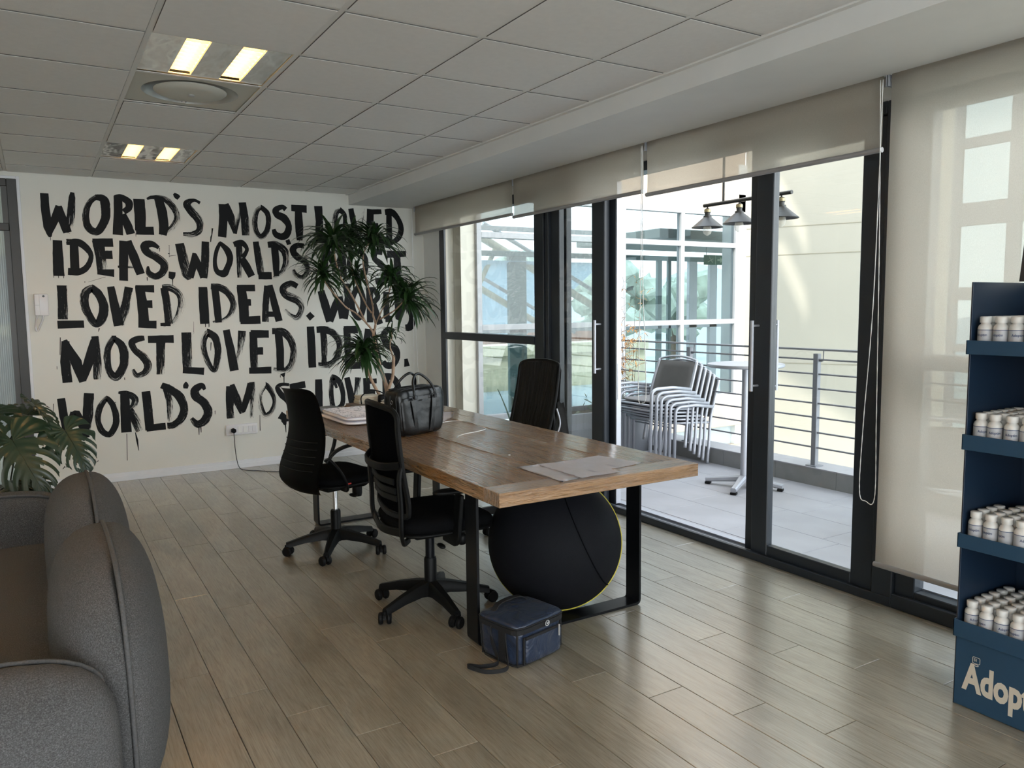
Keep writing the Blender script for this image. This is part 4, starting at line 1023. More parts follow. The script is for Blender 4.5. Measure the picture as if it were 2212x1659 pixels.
paper([(2.03, 2.66), (2.33, 2.70), (2.27, 2.955), (2.00, 2.93)], .0, 'newspaper sheet with a coloured border, nearest the window on the table')
paper([(1.795, 2.575), (1.97, 2.60), (1.93, 2.93), (1.80, 2.94)], .0018, 'newspaper sheet farthest left of the three at the near table end')
paper([(1.90, 2.585), (2.115, 2.59), (2.10, 2.90), (1.90, 2.93)], .0042, 'newspaper sheet on top of the other two')
bm = B(); sweep(bm, crv([(1.86, 2.90, TZ + .006), (1.885, 2.80, TZ + .0075), (1.89, 2.72, TZ + .0075), (1.93, 2.63, TZ + .0075)], 4), rect(.010, .0006), up=Vector((0, 0, 1))); bm.free()
paper([(2.04, 4.28), (2.30, 4.55), (2.44, 4.80), (2.15, 4.98)], 0, 'torn-edged white paper sheet beyond the leather bag', mat='white_cloth')
# charging cable
bm = B(); P = crv([(2.02, 4.17, TZ + .004), (2.14, 4.36, TZ + .003), (2.25, 4.36, TZ + .003), (2.28, 4.27, TZ + .003), (2.25, 4.12, TZ + .003), (2.235, 3.99, TZ + .003), (2.16, 3.93, TZ + .003), (2.05, 3.89, TZ + .003), (1.985, 3.85, TZ + .003), (1.962, 3.825, TZ + .003)], 8)
t = thing('charging_cable', 'thin white charging cable curling across the table by the leather bag', 'cable')
tube(bm, P, .0022, 6); new('wire', bm, M['cord'], t, smooth=True)
bm = B(); box(bm, -.004, .004, -.012, .012, -.002, .002, .001); new('plug_tip', bm, M['blind_bar'], t, loc=(1.955, 3.813, TZ + .003), rot=(0, 0, -.7))
t2 = B(); lathe(t2, [(0, 0), (.006, .001), (.005, .005), (0, .006)], 8, Matrix.Translation((1.92, 3.20, TZ))); o = new('paper_scrap', t2, M['white_paint']); tag(o, 'tiny white scrap lying in the middle of the table', 'scrap')
# ------------------------------------------------------------------ glazed partition at the left
D = paint('partition_dark_bronze', (.028, .026, .024), .45); M['bronze'] = D
bm = B(); box(bm, -.135, -.068, 7.485, 7.56, 0, 2.535, .003)
dr_ = struct('door_4', bm, D)
fr('door_frame', dr_, [(-1.16, -.135, 7.485, 7.56, 2.475, 2.535)], D); fr('door_frame', dr_, [(-1.16, -.135, 7.485, 7.56, 2.125, 2.185)], D); fr('door_frame', dr_, [(-1.16, -1.10, 7.485, 7.56, 0, 2.475)], D); fr('door_frame', dr_, [(-1.10, -.135, 7.485, 7.56, 0, .08)], D)
fr('door_frame', dr_, [(-.175, -.135, 7.50, 7.55, .08, 2.125), (-.175, -.135, 7.50, 7.55, 2.185, 2.475)], paint('partition_inner_bead', (.045, .043, .04), .4), 0)
q = N('reeded_glass'); q.b.inputs['Base Color'].default_value = (.16, .175, .175, 1); q.b.inputs['Roughness'].default_value = .22; q.b.inputs['Transmission Weight'].default_value = .0
tr = q.n('BsdfTransparent'); tr.inputs[0].default_value = (.8, .86, .86, 1); tl = q.n('BsdfTranslucent'); tl.inputs[0].default_value = (.6, .66, .66, 1); mxa = q.n('MixShader'); mxb = q.n('MixShader'); mxa.inputs[0].default_value = .28; mxb.inputs[0].default_value = .15
q.l(q.b.outputs[0], mxb.inputs[1]); q.l(tl.outputs[0], mxb.inputs[2]); q.l(mxb.outputs[0], mxa.inputs[1]); q.l(tr.outputs[0], mxa.inputs[2]); q.l(mxa.outputs[0], q.o.inputs[0]); M['reeded'] = q.m
for z0, z1 in ((.08, 2.125), (2.185, 2.475)):
    bm = B(); x = -1.10; pts = []
    while x < -.17:
        for k in range(5): pts.append((x + .014 * k / 5, .004 * math.sin(math.pi * k / 5)))
        x += .014
    a = [bm.verts.new((x, 7.52 - y, z0)) for x, y in pts]; b = [bm.verts.new((x, 7.52 - y, z1)) for x, y in pts]
    for i in range(len(a) - 1): bm.faces.new((a[i], a[i + 1], b[i + 1], b[i]))
    new('glass_pane', bm, M['reeded'], dr_, smooth=True)
bm = B(); box(bm, -.070, -.045, 7.505, 7.56, 0, 2.56, .002); box(bm, -1.2, -.07, 7.505, 7.56, 2.535, 2.56, .002); struct('trim_8', bm, M['skirting'])
# room beyond the partition
bm = B(); box(bm, -3.3, .6, 10.4, 10.5, 0, 2.78); box(bm, -3.3, .6, 7.66, 10.4, -.1, 0); box(bm, -3.3, .6, 7.66, 10.5, 2.78, 2.8); box(bm, .5, .6, 7.66, 10.4, 0, 2.78); box(bm, -3.34, -3.3, 7.6, 10.4, 0, .9)
struct('wall_corridor', bm, M['wall'])
bm = B(); box(bm, -1.0, -.1, 10.36, 10.4, .0, 1.2, .01); box(bm, -.9, -.2, 10.37, 10.40, 1.35, 2.1, .01); struct('trim_9', bm, M['alu'])

# intercom handset
t = thing('intercom', 'white wall intercom phone with a coiled cord left of the painted words', 'intercom', (.048, 7.52, 1.535))
M['offwhite'] = paint('white_plastic', (.74, .73, .75), .35, var=.01)
bm = B(); box(bm, -.050, .050, -.032, 0, -.09, .09, .008, 2); new('housing', bm, M['offwhite'], t, smooth=True, angle=40)
bm = B(); box(bm, -.048, -.012, -.048, -.030, -.086, .086, .006, 2); new('handset', bm, M['offwhite'], t, smooth=True, angle=40)
bm = B(); lathe(bm, [(0, .003), (.008, .003), (.009, 0)], 14, Matrix.Translation((.018, -.0325, .070)) @ Matrix.Rotation(math.pi / 2, 4, 'X')); new('speaker', bm, M['plastic2'], t)
bm = B(); box(bm, -.046, -.014, -.0495, -.0475, -.003, -.001); new('groove', bm, M['blind_bar'], t)
bm = B(); P = []
core = crv([(-.035, -.03, -.09), (-.045, -.03, -.13), (-.05, -.03, -.19), (-.04, -.03, -.215), (-.02, -.03, -.17), (.0, -.03, -.125), (.005, -.02, -.09)], 12)
for i in range(len(core) * 5):
    f = i / 5; k = min(int(f), len(core) - 2); p = core[k].lerp(core[k + 1], f - k); a = i * 1.3
    P.append(p + Vector((.006 * math.cos(a), .006 * math.sin(a), .0)))
tube(bm, P, .0024, 5); new('coiled_cord', bm, M['offwhite'], t, smooth=True)

# socket strip with plug
t = thing('socket_panel', 'white double wall socket panel with a black plug, below the painted words', 'socket', (1.589, 7.52, .366))
bm = B(); box(bm, -.143, .143, -.022, 0, -.050, .050, .008, 2); new('housing', bm, M['offwhite'], t, smooth=True, angle=40)
for x in (-.02, .03, .075, .112):
    bm = B(); box(bm, x - .018, x + .018, -.0245, -.021, -.03, .03, .002); new('switch_module', bm, M['white_paint'] if x < .05 else M['offwhite'], t)
bm = B(); box(bm, -.135, -.045, -.0235, -.021, -.04, .04, .002); new('socket_face', bm, M['offwhite'], t)
t = thing('power_plug', 'black plug in the white wall socket with its cord trailing over the floor', 'plug', (1.508, 7.4965, .362))
bm = B(); mt = Matrix.Rotation(math.pi / 2, 4, 'X')
prism(bm, [(.024 * math.cos(math.pi / 3 * i + .5), .024 * math.sin(math.pi / 3 * i + .5)) for i in range(6)], 0, .034, 'z', mt); new('plug_body', bm, M['rubber'], t, smooth=True, angle=40)
bm = B(); P = crv([(1.508, 7.47, .342), (1.511, 7.475, .25), (1.52, 7.48, .13), (1.535, 7.46, .03), (1.56, 7.38, .006), (1.66, 7.27, .005), (1.80, 7.12, .005), (1.95, 6.99, .005), (2.15, 6.85, .005), (2.3, 6.5, .005)], 8)
tube(bm, [p - Vector((1.508, 7.4965, .362)) for p in P], .0035, 6); o = new('cord', bm, M['black_cable'], t, smooth=True)

# ------------------------------------------------------------------ sofa
q = N('grey_boucle'); n1 = q.noise(300, 4, .8); n2 = q.noise(3, 3)
c1 = q.ramp(n1.outputs[0], [(.38, (.020, .020, .021)), (.52, (.080, .080, .083)), (.66, (.21, .21, .22))])
q.l(c1, q.b.inputs['Base Color']); q.b.inputs['Roughness'].default_value = .95; q.b.inputs['Specular IOR Level'].default_value = .15
q.b.inputs['Sheen Weight'].default_value = .25
q.bump(n1.outputs[0], 1.0, .010); M['boucle'] = q.m
M['pipe'] = paint('grey_piping', (.075, .075, .078), .9, var=.2, scale=200, bump=.4, bscale=300)
sf = thing('sofa', 'grey boucle sofa with piped cushions, seen from behind at the lower left', 'sofa', (-.35, 3.2, 0))
ox, oy = -.35, 3.2
def cush(name, c, h, e, cuts=11, deform=None, par=sf):
    bm = B(); squad(bm, (c[0] - ox, c[1] - oy, c[2]), h, e, cuts, deform=deform); return new(name, bm, M['boucle'], par, smooth=True)
def pipe_yz(par, x, cy_, cz, hy, hz, e, lean=0.0, a0=0, a1=360, n=64, hx=None):
    P = []
    for i in range(n + 1):
        a = math.radians(a0 + (a1 - a0) * i / n); ca, sa = math.cos(a), math.sin(a); r_ = 1 / ((abs(ca) ** e + abs(sa) ** e) ** (1 / e))
        P.append((x - ox + lean * sa * r_, cy_ - oy + ca * r_ * hy, cz + sa * r_ * hz))
    bm = B(); tube(bm, P, .0065, 6); return new('piping', bm, M['pipe'], par, smooth=True)
SY0, SY1 = 2.02, 4.30
cush('seat_base', (-.42, (SY0 + SY1) / 2, .22), (.47, (SY1 - SY0) / 2 - .10, .13), (7, 9, 5))
cush('seat_cushion', (-.38, (SY0 + SY1) / 2, .355), (.48, (SY1 - SY0) / 2 - .12, .075), (9, 12, 5))
def back(cy_, hy):
    def df(p):
        k = max(0, (p.z - .12) / .68)
                # outside face swells and then draws in again towards the top
        dx = p.x - (.155 - ox); e_ = (p.y - (cy_ - oy)) / hy
        return Vector((.155 - ox + dx * (.74 if dx > 0 else 1.0) - .02 * k + .012 * math.sin(k * math.pi) + (.03 * e_ if dx > 0 else 0), p.y, p.z))
    o = cush('back_cushion', (.155, cy_, .445), (.180, hy, .358), (2.2, 3.0, 3.0), 13, deform=df)
    pipe_yz(o, .152, cy_, .445, hy + .003, .361, 3.0, lean=-.006, a0=-60, a1=240)
back(2.61, .475); back(3.56, .475)
# arms
for nm, yy in (('arm', 2.10), ('arm', 4.24)):
    o = cush(nm, (-.40, yy, .350), (.52, .115, .300), (5.0, 2.6, 4.2), 12)
    sg = -1 if yy < 3 else 1
    for off in ((.060,) if yy < 3 else (-.06,)):
        P = []
        for i in range(65):
            a = math.radians(-30 + 240 * i / 64); ca, sa = math.cos(a), math.sin(a); r_ = 1 / ((abs(ca) ** 4.4 + abs(sa) ** 4.4) ** (1 / 4.4))
            P.append((-.40 - ox + ca * r_ * .515, yy + off - oy, .350 + sa * r_ * .295))
        bm = B(); tube(bm, P, .0065, 6); new('piping', bm, M['pipe'], o, smooth=True)
for x in (-.75, .12):
    for y in (2.15, 4.2):
        bm = B(); lathe(bm, [(0, 0), (.018, 0), (.022, .10), (0, .10)], 12, Matrix.Translation((x - ox, y - oy, 0))); new('foot', bm, M['steel_black'], sf, smooth=True, angle=40)
# ------------------------------------------------------------------ leaves
def leafmat(name, c1, c2, rough=.38, tr=.0):
    q = N(name); nz = q.noise(4, 3, .6, rnd=True); nn = q.n('Mix', data_type='RGBA'); q.l(nz.outputs[0], nn.inputs[0]); nn.inputs[6].default_value = (*c1, 1); nn.inputs[7].default_value = (*c2, 1)
    q.l(nn.outputs[2], q.b.inputs['Base Color']); q.b.inputs['Roughness'].default_value = rough
    return q.m
M['monstera'] = leafmat('monstera_leaf', (.008, .024, .014), (.026, .046, .022), .30)
M['monstem'] = paint('monstera_stem', (.012, .02, .010), .5)
M['drac'] = leafmat('dracaena_leaf', (.010, .028, .010), (.030, .070, .018), .35)
M['bark'] = paint('pale_bark', (.42, .28, .19), .75, var=.25, scale=25, bump=.3, bscale=60, stretch=(1, 1, .5))
M['pot'] = paint('dark_pot', (.03, .03, .032), .5)
M['soil'] = paint('soil', (.04, .03, .02), .95, var=.3, scale=40, bump=.6)

def monstera_leaf(L, W, seed, fold=.25, droop=.5):
    rg = random.Random(seed); bm = B(); nu = 52; nv = 7
    nu, nv = 60, 8; back_ = .36
    gaps = {}
    for sd in (-1, 1):
        gs = []; u0 = .30 + rg.uniform(-.02, .02)
        while u0 < .86:
            gs.append((u0, rg.uniform(.016, .026), rg.choice((.30, .36, .45)), rg.random() < .25)); u0 += rg.uniform(.10, .135)
        gaps[sd] = gs
    def P(u, v, sd):
        if u < back_: s_ = 0.0; ph = math.radians(168 - (168 - 72) * (u / back_))
        else: s_ = (u - back_) / (1 - back_); ph = math.radians(72 - 50 * s_)
        ln = W * .5 * (.62 + .50 * math.sin(math.pi * min(1, (u + .02) / .80)) ** .8) if u < .6 else W * .5 * (1.0 - .80 * ((u - .6) / .4) ** 1.3)
        r = ln * v
        curl = ph - .35 * v * v * (1 if u > back_ else .4)
        x = sd * r * math.sin(curl); y = s_ * L * .80 + r * math.cos(curl)
        z = fold * abs(x) - droop * (y / L) ** 2 * L * .5 * (1 if y > 0 else .4) - 1.5 * x * x / W * .5 + .004 * math.sin(u * 75) * v
        return Vector((x, y, z))
    for sd in (-1, 1):
        grid = {(i, j): bm.verts.new(P(i / nu, j / nv, sd)) for i in range(nu + 1) for j in range(nv + 1)}
        for i in range(nu):
            um = (i + .5) / nu
            for j in range(nv):
                vm = (j + .5) / nv
                if any(abs(um - a_) < w_ * (.4 + 1.0 * math.sin(math.pi * min(1, (vm - g_) / (1.15 - g_)))) and vm > g_ and not (cl and vm > .78) for a_, w_, g_, cl in gaps[sd]): continue
                bm.faces.new((grid[i, j], grid[i + 1, j], grid[i + 1, j + 1], grid[i, j + 1]))
    bmesh.ops.remove_doubles(bm, verts=bm.verts, dist=.0004)
    loose = [v for v in bm.verts if not v.link_faces]
    bmesh.ops.delete(bm, geom=loose, context='VERTS')
    # raised midrib
    P0 = [P(back_ + (1 - back_) * k / 8, 0, 1) + Vector((0, 0, .001)) for k in range(9)]
    tube(bm, P0, .0026, 5, rad=[1 - .08 * k for k in range(9)])
    return bm
def place_leaf(name, bm, at_, tip, nrm, mat, par):
    y = (Vector(tip) - Vector(at_)).normalized(); z = Vector(nrm); z = (z - y * z.dot(y)).normalized(); x = y.cross(z)
    o = new(name, bm, mat, par, smooth=True)
    mt = Matrix(((x.x, y.x, z.x, at_[0]), (x.y, y.y, z.y, at_[1]), (x.z, y.z, z.z, at_[2]), (0, 0, 0, 1)))
    po = Vector(par.location); mt.translation = Vector(at_) - po
    o.matrix_local = mt; return o
mo = thing('monstera_plant', 'monstera with big split leaves behind the sofa at the left edge', 'plant', (-.22, 5.0, 0))
def px(u, v, Y):   # helper used only to lay the plant out : metres per pixel at a given depth
    d = Vector((RT[0][0], RT[0][1], RT[0][2])) * ((u - 1106) / 1689) + Vector((RT[1][0], RT[1][1], RT[1][2])) * (-(v - 829.5) / 1689) + Vector(RT[2])
    return Vector((0, 0, 1.475)) + d * (Y / d.y)
tocam = Vector((.05, -1, .35))
for (a, tp, Y, ty, L, W, s, nr) in (((142, 932), (192, 1010), 4.75, 4.62, .29, .255, 1, (.15, -1, .45)), ((28, 953), (88, 1052), 4.72, 4.55, .38, .36, 2, (-.05, -1, .35)), ((74, 877), (133, 930), 4.9, 4.75, .25, .20, 3, (.9, -.45, .5)),
                           ((58, 896), (4, 878), 4.95, 5.05, .26, .2, 4, (.2, -.35, 1)), ((47, 1046), (20, 1085), 4.80, 4.62, .27, .25, 5, (-.3, -1, .5)), ((64, 1040), (104, 1068), 4.82, 4.75, .23, .20, 6, (.25, -1, .55)), ((-30, 900), (-60, 980), 4.9, 4.6, .36, .3, 7, (0, -1, .5))):
    A_ = px(*a, Y); T_ = px(*tp, ty)
    place_leaf('leaf', monstera_leaf(L, W, s, .10 if s in (1, 2, 5, 6) else .55, .45), tuple(A_), tuple(T_), nr, M['monstera'], mo)
    bm = B(); base = Vector((-.22, 5.0, .30)); mid = (A_ + base) / 2 + Vector((-.04, .05, .10))
    if s == 1: mid = px(70, 930, 4.85) ; 
    pts = [base, mid, A_] if s != 1 else [base, px(40, 955, 4.9), px(80, 934, 4.82), A_]
    tube(bm, [p - Vector(mo.location) for p in crv(pts, 7)], .0045, 6); new('leaf_stalk', bm, M['monstem'], mo, smooth=True)
bm = B(); lathe(bm, [(0, 0), (.12, 0), (.16, .28), (.165, .30), (.155, .30), (.15, .27), (0, .27)], 24); new('pot', bm, M['pot'], mo, smooth=True, angle=40)
bm = B(); lathe(bm, [(0, .275), (.149, .272)], 24); new('soil', bm, M['soil'], mo)

# ------------------------------------------------------------------ dracaena
dr = thing('dracaena_plant', 'tall multi-stemmed dracaena with drooping strap leaves in the corner by the window', 'plant', (2.80, 6.88, 0))
DO = Vector(dr.location)
def branch(pts, r0, r1, name='branch'):
    P = crv([px(u, v, Y) - DO for u, v, Y in pts], 5) if not isinstance(pts[0], Vector) else crv([p - DO for p in pts], 5)
    bm = B(); n = len(P); tube(bm, P, 1.0, 9, rad=[r0 + (r1 - r0) * i / (n - 1) + .0012 * math.sin(i * 2.1) for i in range(n)]); return new(name, bm, M['bark'], dr, smooth=True)
bz = Vector((2.80, 6.88, .36))
branch([bz, px(838, 870, 6.88), px(833, 830, 6.88), px(820, 790, 6.88), px(812, 755, 6.88), px(807, 722, 6.88)], .024, .014, 'trunk')
branch([(807, 722, 6.88), (800, 708, 6.87), (790, 696, 6.86), (778, 672, 6.82), (755, 630, 6.78), (738, 604, 6.75), (727, 570, 6.72), (720, 535, 6.7)], .010, .006)
branch([(790, 696, 6.86), (768, 676, 6.8), (748, 664, 6.74), (728, 642, 6.7), (708, 618, 6.66), (699, 600, 6.65)], .008, .005)
branch([(807, 722, 6.88), (811, 700, 6.9), (806, 682, 6.92), (806, 668, 6.92), (803, 650, 6.92), (792, 605, 6.9), (784, 565, 6.88), (790, 535, 6.86), (806, 520, 6.85)], .011, .005)
branch([(803, 676, 6.92), (793, 662, 6.95), (775, 625, 7.0), (765, 600, 7.0), (757, 560, 7.0), (758, 528, 7.0)], .008, .005)
branch([Vector((2.84, 6.9, .36)), px(838, 852, 6.84), px(848, 815, 6.82), px(850, 780, 6.80), px(850, 768, 6.8)], .016, .014, 'trunk')
branch([(849, 770, 6.8), (843, 752, 6.8), (843, 740, 6.79), (847, 728, 6.78), (845, 718, 6.78)], .009, .005)
branch([(811, 700, 6.9), (826, 668, 6.8), (838, 640, 6.75), (845, 612, 6.72)], .007, .005)
branch([(820, 690, 6.85), (850, 672, 6.68), (868, 655, 6.6), (876, 645, 6.58)], .007, .005)
branch([Vector((2.78, 6.86, .36)), px(826, 868, 6.8), px(808, 832, 6.76), px(799, 812, 6.74), px(790, 780, 6.72), px(786, 765, 6.72)], .017, .010, 'trunk')
def strap_leaf(L, w, a0, bend, seed):
    rg = random.Random(seed); bm = B(); n = 7; p = Vector((0, 0, 0)); ang = a0; rows = []
    for i in range(n + 1):
        f = i / n; ww = w * (math.sin(math.pi * min(1, .12 + f * .88)) ** .7) * .5 + .0006
        d = Vector((math.cos(ang), 0, math.sin(ang))); nn = Vector((-math.sin(ang), 0, math.cos(ang)))
        rows.append([bm.verts.new(p + Vector((0, -ww, 0)) + nn * ww * .35), bm.verts.new(p.copy()), bm.verts.new(p + Vector((0, ww, 0)) + nn * ww * .35)])
        p = p + d * (L / n); ang -= bend / n * (.6 + .8 * f)
    for a, b in zip(rows, rows[1:]):
        for k in range(2): bm.faces.new((a[k], a[k + 1], b[k + 1], b[k]))
    return bm
rg = random.Random(11); proto = []
for i in range(10):
    a0 = math.radians((75, 55, 40, 25, 10, 60, 30, 5, -15, -30)[i]); bend = (1.0, 1.6, 1.9, 1.8, 1.6, 2.1, 2.2, 1.3, 1.0, .8)[i]
    me = bpy.data.meshes.new('strap_leaf'); b_ = strap_leaf(.33 + .02 * (i % 3), .032, a0, bend, i); b_.to_mesh(me); b_.free()
    for p_ in me.polygons: p_.use_smooth = True
    me.materials.append(M['drac']); proto.append(me)
ros = [((720, 520), 6.70, 44, 1.05), ((757, 516), 7.0, 26, .85), ((808, 516), 6.85, 40, 1.0), ((698, 590), 6.65, 32, .85), ((768, 590), 7.0, 22, .8), ((846, 600), 6.72, 34, .9), ((880, 642), 6.58, 44, 1.05), ((785, 755), 6.72, 44, 1.0), ((846, 718), 6.78, 10, .55)]
for (uv, Y, n, sc) in ros:
    c = px(*uv, Y) - DO
    for k in range(n):
        i = rg.choice((0, 1, 1, 2, 2, 3, 3, 4, 5, 6, 6, 7, 8, 9, 8))
        o = bpy.data.objects.new('leaf', proto[i]); C.objects.link(o); o.parent = dr
        s_ = sc * rg.uniform(.75, 1.12)
        o.location = c + Vector((0, 0, rg.uniform(-.04, .03))); o.rotation_euler = (rg.uniform(-.12, .12), rg.uniform(-.12, .12), k * 2.39996 + rg.uniform(-.2, .2)); o.scale = (s_, s_ * 1.05, s_)
# the leaves past the three hundred that show largest, joined
extra = B()
for (uv, Y, n, sc) in ros:
    c = px(*uv, Y) - DO
    for k in range(int(n * 1.5)):
        i = rg.choice((1, 2, 3, 4, 5, 6, 7, 8, 9)); s_ = sc * rg.uniform(.6, 1.1)
        mt = Matrix.Translation(c + Vector((0, 0, rg.uniform(-.07, .0)))) @ Matrix.Rotation(rg.uniform(0, 6.28), 4, 'Z') @ Matrix.Rotation(rg.uniform(-.15, .15), 4, 'Y') @ Matrix.Scale(s_, 4)
        n0 = len(extra.verts); extra.from_mesh(proto[i]); extra.verts.ensure_lookup_table()
        bmesh.ops.transform(extra, matrix=mt, verts=extra.verts[n0:])
new('leaf_mass', extra, M['drac'], dr, smooth=True)['kind'] = 'stuff'
bm = B(); lathe(bm, [(0, 0), (.15, 0), (.19, .36), (.195, .38), (.18, .38), (.175, .345), (0, .345)], 28); new('pot', bm, M['pot'], dr, smooth=True, angle=40)
bm = B(); lathe(bm, [(0, .35), (.174, .347)], 28); new('soil', bm, M['soil'], dr)
# ------------------------------------------------------------------ navy cooler bag
q = N('navy_nylon'); n1 = q.noise(9, 3, .5, dist=1.0); q.b.inputs['Base Color'].default_value = (.014, .024, .052, 1); q.b.inputs['Roughness'].default_value = .38; q.b.inputs['Sheen Weight'].default_value = .05
q.bump(n1.outputs[0], .8, .03); M['nylon'] = q.m
M['webbing'] = paint('black_webbing', (.005, .005, .0065), .8, bump=.3, bscale=300)
t = thing('cooler_bag', 'navy blue cooler bag with black zips and strap on the floor against the table leg', 'bag', (1.700, 2.755, 0), math.radians(13))
W_, D_, H_ = .134, .112, .168
def cdf(p):
    k = p.z / H_; return Vector((p.x * (1 + .06 * k), p.y * (1 + .08 * k), p.z + .006 * math.sin(p.x * 20) * (k > .8)))
bm = B(); squad(bm, (0, 0, H_ / 2), (W_, D_, H_ / 2), (8, 8, 12), 10, deform=cdf); new('body', bm, M['nylon'], t, smooth=True)
bm = B(); squad(bm, (0, 0, H_ + .004), (W_ * 1.09, D_ * 1.11, .014), (8, 8, 3), 8, deform=lambda p: Vector((p.x, p.y, p.z + .006 * math.cos(p.x * 9) * math.cos(p.y * 11)))); new('lid', bm, M['nylon'], t, smooth=True)
def rr(hx, hy, z, e=8, n=40): 
    out = []
    for i in range(n):
        a = 2 * math.pi * i / n; ca, sa = math.cos(a), math.sin(a); r_ = 1 / ((abs(ca) ** e + abs(sa) ** e) ** (1 / e)); out.append((ca * r_ * hx, sa * r_ * hy, z))
    return out
bm = B(); sweep(bm, rr(W_ * 1.085, D_ * 1.105, H_ - .014), rect(.006, .022, .002), up=Vector((0, 0, 1)), closed=True); new('zip_band', bm, M['webbing'], t)
bm = B(); tube(bm, rr(W_ * 1.10, D_ * 1.12, H_ + .003), .0035, 6, closed=True); tube(bm, rr(W_ * 1.0, D_ * 1.0, .008), .004, 6, closed=True); new('piping', bm, M['webbing'], t, smooth=True)
bm = B()
for sx_ in (-1, 1):
    for sy_ in (-1, 1): tube(bm, [cdf(Vector((sx_ * W_ * .93, sy_ * D_ * .93, z))) for z in (.005, .06, .12, .17)], .0045, 6)
new('corner_piping', bm, M['webbing'], t, smooth=True)
bm = B(); squad(bm, (.012, -D_ - .004, .070), (W_ * .80, .012, .060), (9, 3, 9), 6, deform=lambda p: Vector((p.x, p.y - .004 * (p.z / .1), p.z))); fp = new('front_pocket', bm, M['nylon'], t, smooth=True)
bm = B(); box(bm, -W_ * .74, W_ * .86, -D_ - .022, -D_ - .012, .118, .130, .002); box(bm, -W_ * .80, -W_ * .74, -D_ - .016, -D_ - .006, .012, .13, .002); box(bm, W_ * .84, W_ * .90, -D_ - .016, -D_ - .006, .03, .14, .002); new('pocket_zip', bm, M['webbing'], t)
bm = B(); box(bm, W_ * .66, W_ * .72, -D_ - .030, -D_ - .023, .085, .135, .002); new('zip_pull', bm, M['blind_bar'], t)
bm = B(); lathe(bm, [(0, .0), (.011, .0), (.0135, -.0015), (.0135, -.003)], 20, Matrix.Translation((W_ * .22, -D_ - .016, .156)) @ Matrix.Rotation(math.pi / 2, 4, 'X') @ Matrix.Scale(-1, 4, (0, 0, 1))); new('round_badge', bm, M['plastic2'], t)
bm = B(); tube(bm, [(W_ * .22 + .0115 * math.cos(a * .35), -D_ - .0175, .156 + .0115 * math.sin(a * .35)) for a in range(18)], .0012, 5, closed=True)
prism(bm, [(W_ * .22 - .008, .160), (W_ * .22 - .001, .155), (W_ * .22 + .008, .160), (W_ * .22 + .001, .151)], -D_ - .019, -D_ - .0165, 'y'); new('badge_emblem', bm, M['offwhite'], t)
bm = B(); P = crv([(-.10, .07, H_ + .015), (-.06, .075, H_ + .040), (0, .07, H_ + .050), (.07, .075, H_ + .040), (.115, .07, H_ + .012)], 6); sweep(bm, P, rect(.028, .004, .001), up=Vector((0, 0, 1))); new('top_handle', bm, M['webbing'], t, smooth=True, angle=40)
bm = B(); P = crv([(-W_ * 1.06, .03, .15), (-W_ * 1.14, .02, .10), (-W_ * 1.12, -.01, .03), (-.17, -.03, .012), (-.23, .0, .010), (-.262, .04, .012), (-.275, .02, .016), (-.25, -.045, .010), (-.20, -.085, .010), (-.165, -.09, .016), (-.15, -.07, .05), (-.145, -.05, .12), (-W_ * 1.05, -.04, .16)], 6)
sweep(bm, P, rect(.003, .017), up=Vector((0, 0, 1))); new('shoulder_strap', bm, M['webbing'], t, smooth=True, angle=40)
bm = B(); box(bm, -W_ * 1.10, -W_ * 1.045, -.06, -.015, .02, .15, .002); new('side_strap', bm, M['webbing'], t)

# ------------------------------------------------------------------ blue display stand
M['dblue'] = paint('display_blue_card', (.006, .018, .040), .45, var=.05)
M['dblue2'] = paint('display_blue_header', (.014, .050, .098), .5, var=.03)
M['dedge'] = paint('card_edge', (.07, .055, .05), .8)
M['letter'] = paint('cream_lettering', (.55, .50, .42), .5, var=.01)
SX, SY = 2.82, 1.525; SW, SD = .62, .40    # width runs toward -Y, depth toward +X
t = thing('display_stand', 'tall blue cardboard display stand with white bottles at the right edge', 'display stand', (SX, SY, 0))
bm = B(); box(bm, 0, SD, -.004, 0, 0, 1.545, .0008); new('side_panel', bm, M['dblue'], t)
bm = B(); box(bm, 0, SD, -SW, -SW + .004, 0, 1.545, .0008); new('side_panel', bm, M['dblue'], t)
bm = B(); box(bm, SD - .004, SD, -SW + .004, -.004, 0, 1.545, .0008); new('back_panel', bm, M['dblue'], t)
bm = B(); box(bm, -.001, .003, .0002, .0012, 0, 1.545); new('panel_edge', bm, M['dedge'], t)
bm = B(); box(bm, -.002, .001, -SW, -.002, .003, .262, .0008); fpn = new('front_panel', bm, M['dblue2'], t)
trays = [(1.292, 1.341), (.951, 1.006), (.594, .646), (.262, .325)]
shelf_z = []
for a, b in trays:
    bm = B(); box(bm, -.016, -.012, -SW + -.004, .004, a, b, .0008); box(bm, -.016, .02, .000, .004, a, b, .0008); box(bm, -.016, .02, -SW - .004, -SW, a, b, .0008); box(bm, -.012, 0, -SW, 0, a, a + .003)
    tr_ = new('tray_front', bm, M['dblue2'], t)
    bm = B(); box(bm, .0, SD - .005, -SW + .005, -.005, a + .003, a + .034); new('shelf', bm, M['dblue'], t); shelf_z.append(a + .0345)
